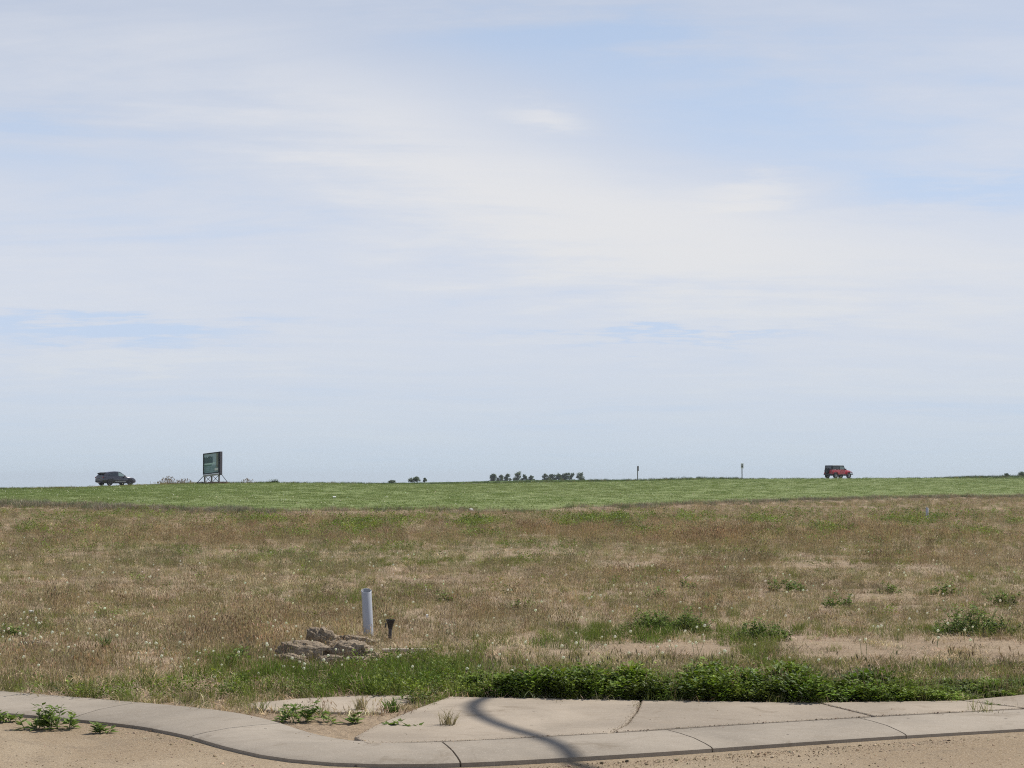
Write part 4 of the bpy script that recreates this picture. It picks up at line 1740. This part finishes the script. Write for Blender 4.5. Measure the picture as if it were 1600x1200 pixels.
def billboard():
    x, y = on_road_line(330, -11.5)
    k = y / FPX                                     # metres per photo pixel there
    z0 = EYE + (HOR - 754.5) * k
    yaw = R(-14)
    root = empty('billboard', (x, y, min(z0, tz(x, y) + .05)), yaw, 'dark framed picture billboard on braced timber legs beside the road', 'billboard')
    W, Hp, zb = 27.0 * k, 33 * k, 15.2 * k          # panel width, height and its lower edge
    tilt = R(6.5)                                   # the whole face hangs out of level

    def shear(mb):
        mb.v = [(p[0], p[1], p[2] + p[0] * math.tan(tilt)) for p in mb.v]
        return mb
    face = shear(MB().box((0, .10, zb + Hp / 2), (W, .10, Hp))).build('panel', M['sign_edge'], root, bevel=.01)
    # print: a plain grid of coloured cells
    nx, ny = 44, 52
    iw, ih = W - .22, Hp - .22
    vs, fs, cs = [], [], []
    for j in range(ny):
        for i in range(nx):
            u, v = (i + .5) / nx, (j + .5) / ny
            x0, x1 = -iw / 2 + iw * i / nx, -iw / 2 + iw * (i + 1) / nx
            q0, q1 = zb + .11 + ih * j / ny, zb + .11 + ih * (j + 1) / ny
            b = len(vs)
            kt = math.tan(tilt)
            vs += [(x0, .045, q0 + x0 * kt), (x1, .045, q0 + x1 * kt), (x1, .045, q1 + x1 * kt), (x0, .045, q1 + x0 * kt)]
            fs.append((b, b + 1, b + 2, b + 3))
            n = float(vnoise(u * 9, v * 4, 3))
            n2 = float(vnoise(u * 26, v * 5, 8))
            c = np.array([.15, .195, .215])
            tree_top = .80 + .10 * n2
            if u < .62 and .52 < v < tree_top:
                c = np.array([.022, .042, .046]) * (.7 + .9 * n)
            elif .44 < v <= .53 and u < .8:
                c = np.array([.20, .26, .25]) * (.75 + .5 * n)
            elif .36 < v <= .44 and u < .55:
                c = np.array([.040, .085, .070]) * (.7 + .7 * n)
            elif v <= .36:
                c = np.array([.085, .130, .135]) * (.8 + .4 * n)
                if (j % 5) == 2 and .1 < u < .75:
                    c = c * 1.35
            if u > .74 and .10 < v < .22:
                c = np.array([.30, .30, .29])
            if u > .86 and v > .25:
                c = np.array([.07, .075, .06]) * (.6 + n)
            cs.append(c * 2.1)
    me = bpy.data.meshes.new('poster')
    me.from_pydata(vs, [], fs)
    at = me.attributes.new('print', 'FLOAT_COLOR', 'FACE')
    at.data.foreach_set('color', np.concatenate([np.array(cs), np.ones((len(cs), 1))], 1).astype(np.float32).ravel())
    link('poster', me, face, [M['print']])
    fr = []
    for (cx, cz, sx, sz) in ((0, zb + Hp - .05, W, .11), (0, zb + .05, W, .11), (-W / 2 + .05, zb + Hp / 2, .10, Hp - .22), (W / 2 - .05, zb + Hp / 2, .10, Hp - .22)):
        shear(MB().box((cx, .02, cz), (sx, .06, sz))).build('frame_rail', M['dark_frame'], face, bevel=.008)
    shear(MB().box((.0, .08, zb - 2.0 * k), (W * .97, .09, 3.0 * k))).build('lower_board', M['pale_board'], root, bevel=.008)
    # side face towards the right, standing back
    MB().box((W / 2 + .045, .36, zb + Hp / 2 - .1 + W / 2 * math.tan(tilt)), (.10, .62, Hp + .25)).build('side_panel', M['sign_edge'], root, bevel=.01)
    ztop = zb - 1.2 * k
    for lx, dz in ((-W * .43, -W * .43 * math.tan(tilt)), (0, 0), (W * .46, W * .46 * math.tan(tilt))):
        MB().box((lx, .22, (ztop + dz - .5) / 2), (.15, .12, ztop + dz + .5)).build('leg', M['post_wood'], root, bevel=.006)
    def bar(a, b, r=.03):
        MB().tube([a, b], r, 6).build('brace', M['iron'], root)
    zt = ztop - .05
    bar((-W * .43, .30, zt - .1), (0, .30, .10))
    bar((0, .30, zt), (-W * .43, .31, .10))
    bar((0, .30, zt), (W * .46, .31, .10))
    bar((W * .46, .30, zt + .1), (0, .31, .10))
    bar((-W * .47, .2, zt - .05), (-23 * k, .1, .12), .035)
    bar((W * .53, .2, zt + .25), (27.5 * k, .1, .12), .035)
    MB().box((-18.5 * k, .12, .06), (11 * k, .18, .16)).build('ground_skid', M['sign_edge'], root, bevel=.01)
    MB().box((9 * k, .35, .12), (32 * k, .16, .14), (0, R(-1), 0)).build('ground_skid', M['brown_wood'], root, bevel=.01)
    MB().box((4 * k, -.05, .03), (26 * k, .2, .14)).build('ground_skid', M['brown_wood'], root, bevel=.01)


billboard()


def road_sign(px, top_py, foot_py, s, pw, ph, yaw, label, face_mat, marks):
    x, y = on_road_line(px, s)
    k = y / FPX
    ztop = EYE + (HOR - top_py) * k
    g = tz(x, y)
    root = empty('road_sign', (x, y, g), yaw, label, 'road sign')
    H = ztop - g
    MB().box((0, 0, H / 2 - .2), (.10, .10, H + .3)).build('post', M['galv'], root, bevel=.004)
    w, h = pw * k, ph * k
    pl = MB().box((0, -.07, H - h / 2), (w, .02, h)).build('plate', face_mat, root, bevel=.006)
    if marks:
        MB().box((0, -.083, H - h * .24), (w * .62, .004, h * .10)).build('legend', M['plate_dark'], pl)
        MB().box((0, -.083, H - h * .55), (w * .55, .004, h * .30)).build('legend', M['plate_dark'], pl)
        MB().box((0, -.083, H - h * .84), (w * .62, .004, h * .08)).build('legend', M['plate_dark'], pl)


road_sign(996, 728, 750, -6, 6.0, 8, R(66), 'dark road sign seen edge on, left of the pale one', M['plate_dark'], False)
road_sign(1159, 724, 749, -6, 4.6, 8, R(14), 'pale rectangular road sign on a post left of the red car', M['plate'], True)


# ------------------------------------------------------------------ vehicles
def loft(stations, n_mirror=True):
    """stations: (x, half section from the bottom centre to the top centre) -> closed smooth body"""
    rings = []
    for x, sec in stations:
        full = [(x, y, z) for y, z in sec] + [(x, -y, z) for y, z in reversed(sec[1:-1])]
        rings.append(full)
    n = len(rings[0])
    vs = [p for r in rings for p in r]
    fs = []
    for i in range(len(rings) - 1):
        for k in range(n):
            fs.append((i * n + k, i * n + (k + 1) % n, (i + 1) * n + (k + 1) % n, (i + 1) * n + k))
    fs.append(tuple(range(n)))
    fs.append(tuple(reversed([(len(rings) - 1) * n + k for k in range(n)])))
    return vs, fs


def wheel(parent, x, y, r, w, rim_mat, spokes=5, name='wheel', axis='y'):
    tyre = MB()
    prof = [(r * .60, -w / 2), (r * .93, -w / 2), (r, -w * .36), (r, w * .36), (r * .93, w / 2), (r * .60, w / 2)]
    tyre.lathe(prof, 28, 'y')
    t = tyre.build(name, M['rubber'], parent, smooth=35)
    t.location = (x, y, r)
    rim = MB()
    rim.lathe([(r * .61, -w * .46), (r * .61, w * .46)], 28, 'y')
    rim.lathe([(r * .61, -w * .2), (.01, -w * .2)], 20, 'y').lathe([(r * .61, w * .2), (.01, w * .2)], 20, 'y')
    for k in range(spokes):
        a = 2 * math.pi * k / spokes
        for sy in (-1, 1):
            rim.box((math.cos(a) * r * .33, sy * w * .40, math.sin(a) * r * .33), (r * .60, w * .12, r * .14), (0, -a, 0))
    for sy in (-1, 1):
        rim.lathe([(.01, sy * w * .48), (r * .14, sy * w * .46), (r * .15, sy * w * .3)], 14, 'y')
    rim.build('rim', rim_mat, t, smooth=35)
    return t


def suv():
    x, y = ROAD_P + ROAD_N * -1.9 - ROAD_U * .9
    zr = tz(x, y) + .055
    root = empty('grey_car', (x, y, zr), math.atan2(ROAD_U[1], ROAD_U[0]) + R(9), 'grey compact crossover driving right along the road at far left', 'car')
    root.scale = (.88, .88, .89)
    # lower body
    st = [(-2.36, .46, .94, .78), (-2.30, .40, 1.02, .86), (-2.10, .33, 1.09, .915), (-1.6, .30, 1.10, .945), (-.8, .27, 1.07, .95), (.3, .27, 1.035, .95), (.95, .27, 1.03, .945),
          (1.45, .28, 1.00, .94), (1.85, .29, .94, .915), (2.15, .33, .85, .86), (2.30, .40, .75, .77), (2.36, .48, .66, .64)]
    S = []
    for X, zb, zt, w in st:
        h = zt - zb
        S.append((X, [(0, zb), (w * .86, zb), (w * .97, zb + h * .12), (w, zb + h * .40), (w * .985, zb + h * .66), (w * .955, zb + h * .86), (w * .88, zt - .012), (w * .5, zt + .018), (0, zt + .024)]))
    vs, fs = loft(S)
    body = MB().add(vs, fs).build('body', M['silver'], root, smooth=32)
    cab = [(-2.24, 1.14, .70), (-2.06, 1.34, .66), (-1.84, 1.50, .635), (-1.2, 1.635, .635), (-.5, 1.695, .645), (.05, 1.67, .645), (.30, 1.56, .655), (.70, 1.31, .69), (1.08, 1.07, .74)]
    bw, bz = .885, 1.0
    CS = []
    for X, zt, w in cab:
        CS.append((X, [(0, bz), (bw, bz), (bw + (w - bw) * .5 + .015, bz + (zt - bz) * .5), (w + .01, zt - .05 * (zt - bz)), (w * .93, zt - .004), (w * .5, zt + .018), (0, zt + .024)]))
    vs, fs = loft(CS)
    MB().add(vs, fs).build('roof', M['silver'], root, smooth=32)
    cx = [c[0] for c in cab]

    def side(X, Z, sgn, off=.014):
        zt = np.interp(X, cx, [c[1] for c in cab])
        w = np.interp(X, cx, [c[2] for c in cab])
        t = (Z - bz) / (zt - bz)
        yv = np.interp(t, [0, .5, .95], [bw, bw + (w - bw) * .5 + .015, w + .01])
        return (X, sgn * (yv + off), Z)

    def top(X, yf, off=.016):
        zt = np.interp(X, cx, [c[1] for c in cab])
        w = np.interp(X, cx, [c[2] for c in cab])
        z = np.interp(abs(yf), [0, .5, .93], [zt + .024, zt + .018, zt - .004])
        return (X, yf * w, z + off)
    wins = [('window', [(-1.93, 1.20), (-1.55, 1.17), (-1.18, 1.16), (-1.18, 1.46), (-1.42, 1.40), (-1.7, 1.29)], 'glass'),
            ('window', [(-1.12, 1.16), (-.28, 1.13), (-.24, 1.56), (-.6, 1.56), (-1.12, 1.48)], 'glass'),
            ('window', [(-.16, 1.13), (.40, 1.11), (.80, 1.10), (.46, 1.33), (.12, 1.53), (-.12, 1.57)], 'pale_glass')]
    for sgn in (-1, 1):
        for nm, poly, mt in wins:
            vs = [side(X, Z, sgn) for X, Z in poly]
            cxn = (sum(v[0] for v in vs) / len(vs), sum(v[1] for v in vs) / len(vs), sum(v[2] for v in vs) / len(vs))
            cxn = side(cxn[0], cxn[2], sgn)
            n = len(vs)
            MB().add(vs + [cxn], [(i, (i + 1) % n, n) for i in range(n)]).build(nm, M[mt], root, smooth=40)
    def strip(name, xs_, yfs, mat):
        vs = [top(X, f) for X in xs_ for f in yfs]
        m = len(yfs)
        fs = [(i * m + k, i * m + k + 1, (i + 1) * m + k + 1, (i + 1) * m + k) for i in range(len(xs_) - 1) for k in range(m - 1)]
        return MB().add(vs, fs).build(name, mat, root, smooth=40)
    strip('windshield', [.12, .30, .5, .70, 1.02], [-.9, -.5, 0, .5, .9], M['glass'])
    strip('rear_window', [-2.20, -2.06, -1.96], [-.86, -.5, 0, .5, .86], M['glass'])
    # spoiler, cladding, lamps
    MB().prism([(-2.20, 1.50), (-1.74, 1.585), (-1.74, 1.52), (-2.14, 1.36)], 'y', -.63, .63).build('spoiler', M['trim'], root, bevel=.01)
    for sgn in (-1, 1):
        MB().box((.0, sgn * .945, .34), (1.75, .05, .15)).build('sill', M['trim'], root, bevel=.02)
        MB().box((.03, sgn * .975, .485), (1.55, .02, .035)).build('door_strip', M['chrome'], root, bevel=.006)
        MB().box((-.95, sgn * .948, .92), (.20, .03, .03)).build('door_handle', M['silver'], root, bevel=.008)
        MB().box((.03, sgn * .945, .91), (.20, .03, .03)).build('door_handle', M['silver'], root, bevel=.008)
        MB().box((.62, sgn * 1.00, 1.13), (.16, .20, .13)).build('mirror', M['trim'], root, bevel=.035, seg=3)
        MB().box((2.14, sgn * .70, .78), (.26, .20, .10), (0, R(18), sgn * R(-24))).build('headlight', M['lens'], root, bevel=.02)
        MB().box((-2.28, sgn * .72, .98), (.14, .30, .13), (0, 0, sgn * R(18))).build('tail_light', M['lens_red'], root, bevel=.03)
        for wx in (-1.42, 1.42):
            arch = MB()
            n = 18
            vs = [(wx + math.cos(math.pi * k / n) * rr_, sgn * yy_, .36 + math.sin(math.pi * k / n) * rr_) for rr_, yy_ in ((.37, .90), (.455, .955), (.46, .80)) for k in range(n + 1)]
            fs = [(j * (n + 1) + k, j * (n + 1) + k + 1, (j + 1) * (n + 1) + k + 1, (j + 1) * (n + 1) + k) for j in range(2) for k in range(n)]
            arch.add(vs, fs)
            vs = [(wx, sgn * .958, .30)] + [(wx + math.cos(math.pi * (k / n * 1.16 - .08)) * .43, sgn * .958, .34 + math.sin(math.pi * (k / n * 1.16 - .08)) * .43) for k in range(n + 1)]
            arch.add(vs, [(0, k + 1, k + 2) for k in range(n)])
            arch.build('wheel_arch', M['trim'], root, smooth=30)
            wheel(root, wx, sgn * .88, .355, .225, M['rim_dark'], 5)
    MB().box((-2.31, 0, .52), (.12, 1.6, .22)).build('rear_bumper', M['trim'], root, bevel=.05, seg=3)
    MB().box((-2.345, 0, .80), (.03, .52, .13)).build('number_plate', M['plate'], root, bevel=.005)
    MB().box((2.30, 0, .47), (.14, 1.34, .20)).build('front_bumper', M['trim'], root, bevel=.05, seg=3)
    MB().box((2.335, 0, .68), (.05, .9, .14)).build('grille', M['trim'], root, bevel=.02)


suv()


def off_roader():
    a = (1309 - 800) / FPX
    t = 108.0
    # the point of the road lane on that bearing
    for t in np.arange(60, 160, .25):
        p = ROAD_P + ROAD_U * t + ROAD_N * -1.9
        if p[0] / p[1] >= a:
            break
    x, y = p
    zr = tz(x, y) + .055
    root = empty('red_car', (x, y, zr), math.atan2(ROAD_U[1], ROAD_U[0]) - R(1), 'red short off road car with black hardtop and rear spare wheel', 'car')
    red, blk = M['red'], M['hardtop']
    # tub
    side_prof = [(-1.88, .58), (-1.52, .55), (-1.52, .56), (.70, .56), (.95, .62), (.95, 1.18), (.55, 1.20), (-1.88, 1.20)]
    MB().prism(side_prof, 'y', -.74, .74).build('body', red, root, bevel=.045, seg=3, smooth=40)
    # bonnet, tapered towards the nose
    vs = []
    for X, w, zt in ((.55, .70, 1.19), (1.2, .62, 1.14), (1.70, .54, 1.08), (1.78, .52, 1.02)):
        vs.append((X, [(0, .62), (w, .62), (w, zt - .08), (w * .92, zt), (w * .45, zt + .03), (0, zt + .035)]))
    v, f = loft(vs)
    MB().add(v, f).build('bonnet', red, root, smooth=30)
    MB().box((1.80, 0, .84), (.05, 1.02, .46)).build('grille', red, root, bevel=.02)
    for k in range(7):
        MB().box((1.828, -.27 + .09 * k, .86), (.012, .045, .30)).build('grille_slot', M['trim'], root)
    for sgn in (-1, 1):
        # flat flared fenders
        fr = [(.78, .52), (.86, .80), (1.02, .96), (1.62, .96), (1.84, .88), (1.90, .78), (1.84, .80), (1.60, .90), (1.06, .90), (.93, .76), (.86, .52)]
        MB().prism(fr, 'y', sgn * .52, sgn * .90).build('front_fender', red, root, bevel=.015)
        rr_ = [(-1.86, .66), (-1.76, .86), (-1.60, .96), (-1.00, .96), (-.80, .80), (-.72, .54), (-.80, .54), (-.88, .76), (-1.04, .90), (-1.56, .90), (-1.70, .82), (-1.80, .64)]
        MB().prism(rr_, 'y', sgn * .72, sgn * .90).build('rear_fender', red, root, bevel=.015)
        MB().box((.0, sgn * .76, .52), (1.45, .10, .07)).build('side_step', M['trim'], root, bevel=.02)
        MB().box((.12, sgn * .752, .90), (.98, .03, .56)).build('door', red, root, bevel=.02)
        MB().box((-.24, sgn * .776, 1.02), (.14, .02, .035)).build('door_handle', M['trim'], root)
        MB().prism([(-.40, 1.24), (.52, 1.24), (.36, 1.62), (-.40, 1.64)], 'y', sgn * .715, sgn * .722).build('window', M['pale_glass'], root)
        MB().prism([(-1.72, 1.28), (-.55, 1.28), (-.55, 1.62), (-1.66, 1.62)], 'y', sgn * .725, sgn * .732).build('window', M['glass'], root)
        MB().box((.62, sgn * .86, 1.26), (.10, .18, .18)).build('mirror', M['trim'], root, bevel=.025)
        MB().lathe([(.001, 0), (.085, 0), (.09, -.03)], 18, 'x', (1.84, sgn * .36, .90)).build('headlight', M['lens'], root, smooth=40)
        MB().box((-1.895, sgn * .64, .98), (.05, .14, .20)).build('tail_light', M['lens_red'], root, bevel=.01)
        for wx in (-1.28, 1.22):
            wheel(root, wx, sgn * .79, .39, .25, M['rim'], 5)
        # windshield pillar
        MB().prism([(.56, 1.18), (.66, 1.18), (.42, 1.70), (.34, 1.70)], 'y', sgn * .66, sgn * .72).build('windshield_pillar', blk, root, bevel=.008)
    # hardtop shell: rear box and the roof over the doors
    MB().prism([(-1.86, 1.205), (-.46, 1.205), (-.46, 1.70), (-.50, 1.80), (-1.74, 1.80), (-1.80, 1.74)], 'y', -.722, .722).build('hardtop', blk, root, bevel=.04, seg=3, smooth=40)
    MB().box((-.06, 0, 1.745), (.92, 1.42, .10)).build('roof', blk, root, bevel=.035, seg=3, smooth=40)
    ws = MB().add([(.585, -.65, 1.20), (.585, .65, 1.20), (.38, .65, 1.69), (.38, -.65, 1.69)], [(0, 1, 2, 3)])
    ws.build('windshield', M['pale_glass'], root)
    MB().box((-1.845, 0, 1.50), (.02, 1.16, .32), (0, R(6), 0)).build('rear_window', M['glass'], root)
    MB().box((-1.97, 0, .56), (.16, 1.50, .18)).build('rear_bumper', M['trim'], root, bevel=.03)
    MB().box((2.00, 0, .60), (.18, 1.56, .17)).build('front_bumper', M['trim'], root, bevel=.03)
    sp = wheel(root, -2.02, .08, .385, .24, M['rim_dark'], 5, 'spare_wheel')
    sp.location = (-2.04, .08, 1.04)
    sp.rotation_euler = (0, 0, R(90))
    # seats seen through the glass
    for sgn in (-1, 1):
        MB().box((-.20, sgn * .36, 1.28), (.16, .44, .46)).build('seat', M['trim'], root, bevel=.05)
    MB().box((-.1, 0, .45), (3.0, .7, .16)).build('chassis', M['trim'], root, bevel=.03)


off_roader()


# ------------------------------------------------------------------ far trees and brush
def tree(px, top_py, wpx, dist, label, mat='tree', seed=0, lean=0.0, name='tree', density=1.0, base_z=None, group='trees on the horizon'):
    x = (px - 800) / FPX * dist
    g = tz(x, dist) if base_z is None else base_z
    top = EYE + (HOR - top_py) * dist / FPX
    H = top - g
    W = wpx / FPX * dist
    root = empty(name, (x, dist, g), 0, label, 'tree' if name == 'tree' else 'bush', group)
    r = random.Random(2000 + seed)
    tk = MB()
    tr = max(.06, H * .022)
    fork = H * (.16 if name == 'tree' else .10)
    tk.tube([(0, 0, -.3), (lean * .3, 0, fork * .6), (lean * .6, r.uniform(-.1, .1), fork), (lean, 0, H * .82)], [tr, tr * .8, tr * .65, tr * .2], 7)
    cl = []
    nb = 22 if name == 'tree' else 14
    for k in range(nb):
        a = r.uniform(0, 6.28)
        z0 = fork + (H * .75 - fork) * (k / nb)
        z1 = min(H * .97, z0 + r.uniform(.12, .30) * H)
        taper = 1.0 - .55 * max(0, (z1 / H - .6) / .4)
        q = W * .5 * r.uniform(.35, .95) * taper
        e = (lean * z1 / H + math.cos(a) * q, math.sin(a) * q, z1)
        tk.tube([(lean * z0 / H, 0, z0), ((lean * z0 / H + e[0]) / 2, e[1] / 2, (z0 + z1) / 2 - .1), e], [tr * .4, tr * .28, tr * .1], 5)
        cl.append((e, W * r.uniform(.10, .24)))
    cl.append(((lean, 0, H * .93), W * .12))
    tk.build('trunk', M['bark'], root)
    b = Blades(3000 + seed)
    for (c, rad) in cl:
        for _ in range(int(95 * density)):
            d = Vector((b.r.gauss(0, 1), b.r.gauss(0, 1), b.r.gauss(0, .8)))
            d = d.normalized() * rad * b.r.random() ** .5
            p = Vector(c) + d
            if p.z < .1:
                continue
            L = b.r.uniform(.22, .46) * max(.6, min(1.2, H / 6))
            b.leaf(p, L, L * .7, (b.r.gauss(0, 1), b.r.gauss(0, 1), b.r.gauss(0, .7)), (b.r.gauss(0, .5), b.r.gauss(0, .5), 1))
    o = link('crown', b.mesh('crown', [M[mat]]), root)
    o['kind'] = 'stuff'
    return root


TREES = [
    (767, 740.0, 11, 'tree', .6, 'small dark tree with a gap under it, leftmost of the far trees'),
    (781, 742.5, 10, 'tree_pale', 0, 'pale low tree second from the left among the far trees'),
    (793, 740.5, 9, 'tree', 0, 'narrow dark tree third from the left among the far trees'),
    (809, 738.5, 11, 'tree_pale', 0, 'pale tall tree just left of the gap between the far groves'),
    (819, 742.0, 9, 'tree', 0, 'short dark tree right of the pale tall one on the horizon'),
    (830, 742.5, 9, 'tree_pale', 0, 'last low tree before the gap between the far groves'),
    (853, 740.5, 9, 'tree_pale', 0, 'pale tree at the left end of the right far grove'),
    (863, 741.0, 10, 'tree', 0, 'second tree of the right far grove from its left end'),
    (873, 739.5, 11, 'tree', 0, 'dark middle tree of the right far grove'),
    (884, 738.8, 12, 'tree', 0, 'tallest dark tree of the right far grove'),
    (893, 741.0, 9, 'tree', 0, 'short tree at the right end of the right far grove'),
    (907, 740.0, 12, 'tree_pale', 0, 'lone pale tree right of the far groves'),
]
for i, (px, ty, w, mt, ln, lab) in enumerate(TREES):
    tree(px, ty, w * 1.45, 640 + 12 * (i % 4), lab, mt, i, ln)
tree(648, 746.5, 18, 362, 'rounded grey green bush on the ridge left of the far trees', 'tree_pale', 30, 0, 'bush', .8, group='bushes on the horizon')
tree(664, 747.5, 6, 362, 'small thin bush right beside the rounded ridge bush', 'tree_pale', 31, 0, 'bush', .5, group='bushes on the horizon')
tree(612, 751.5, 12, 362, 'low small bush left of the rounded ridge bush', 'tree_pale', 32, 0, 'bush', .6, group='bushes on the horizon')
tree(428, 751.0, 24, 300, 'low dark bush on the crest right of the billboard', 'tree', 33, 0, 'bush', .8, group='bushes on the horizon')
tree(1573, 740.5, 11, 420, 'dark bush on the ridge near the right edge, left one', 'tree', 34, 0, 'bush', 1, group='bushes on the horizon')
tree(1596, 738.0, 18, 430, 'dark bush on the ridge cut by the right edge', 'tree', 35, 0, 'bush', 1, group='bushes on the horizon')


def brush(px, w, h, n, label, seed):
    x, y = on_road_line(px, -9)
    k = y / FPX
    root = empty('dead_brush', (x, y, tz(x, y)), 0, label, 'dead brush', 'dead brush along the road verge')
    b = Blades(4000 + seed)
    r = b.r
    for _ in range(n):
        ox = r.gauss(0, w * k * .28)
        hh = h * k * r.uniform(.35, 1.0) * max(.35, 1 - (ox / (w * k * .6)) ** 2)
        tip = b.blade(ox, r.uniform(-.6, .6), hh, .035, r.uniform(.05, .30), 0, 2, .2)
        b.head(tip, .22, .06, 0)
    o = link('stalks', b.mesh('stalks', [M['brush']]), root)
    o['kind'] = 'stuff'


brush(265, 34, 13, 90, 'tall thin reddish dead stalks between grey car and billboard', 1)
brush(289, 24, 9, 60, 'shorter dead stalks just left of the billboard', 2)
brush(388, 22, 8, 36, 'faint dead stalks just right of the billboard', 3)


# ------------------------------------------------------------------ thin summer haze
def haze():
    m = bpy.data.materials.new('haze_air')
    m.use_nodes = True
    m.node_tree.nodes.clear()
    t = NT(m.node_tree)
    out = t.n('ShaderNodeOutputMaterial')
    v = t.n('ShaderNodeVolumePrincipled')
    v.inputs['Color'].default_value = (.80, .87, .95, 1)
    v.inputs['Density'].default_value = 0.00014
    v.inputs['Anisotropy'].default_value = 0.2
    t.link(v.outputs[0], out.inputs['Volume'])
    o = MB().box((0, 2800, -32.0), (9000, 6900, 96.0)).build('haze', m)
    tag(o, 'thin pale summer haze over the fields', kind='stuff')


haze()
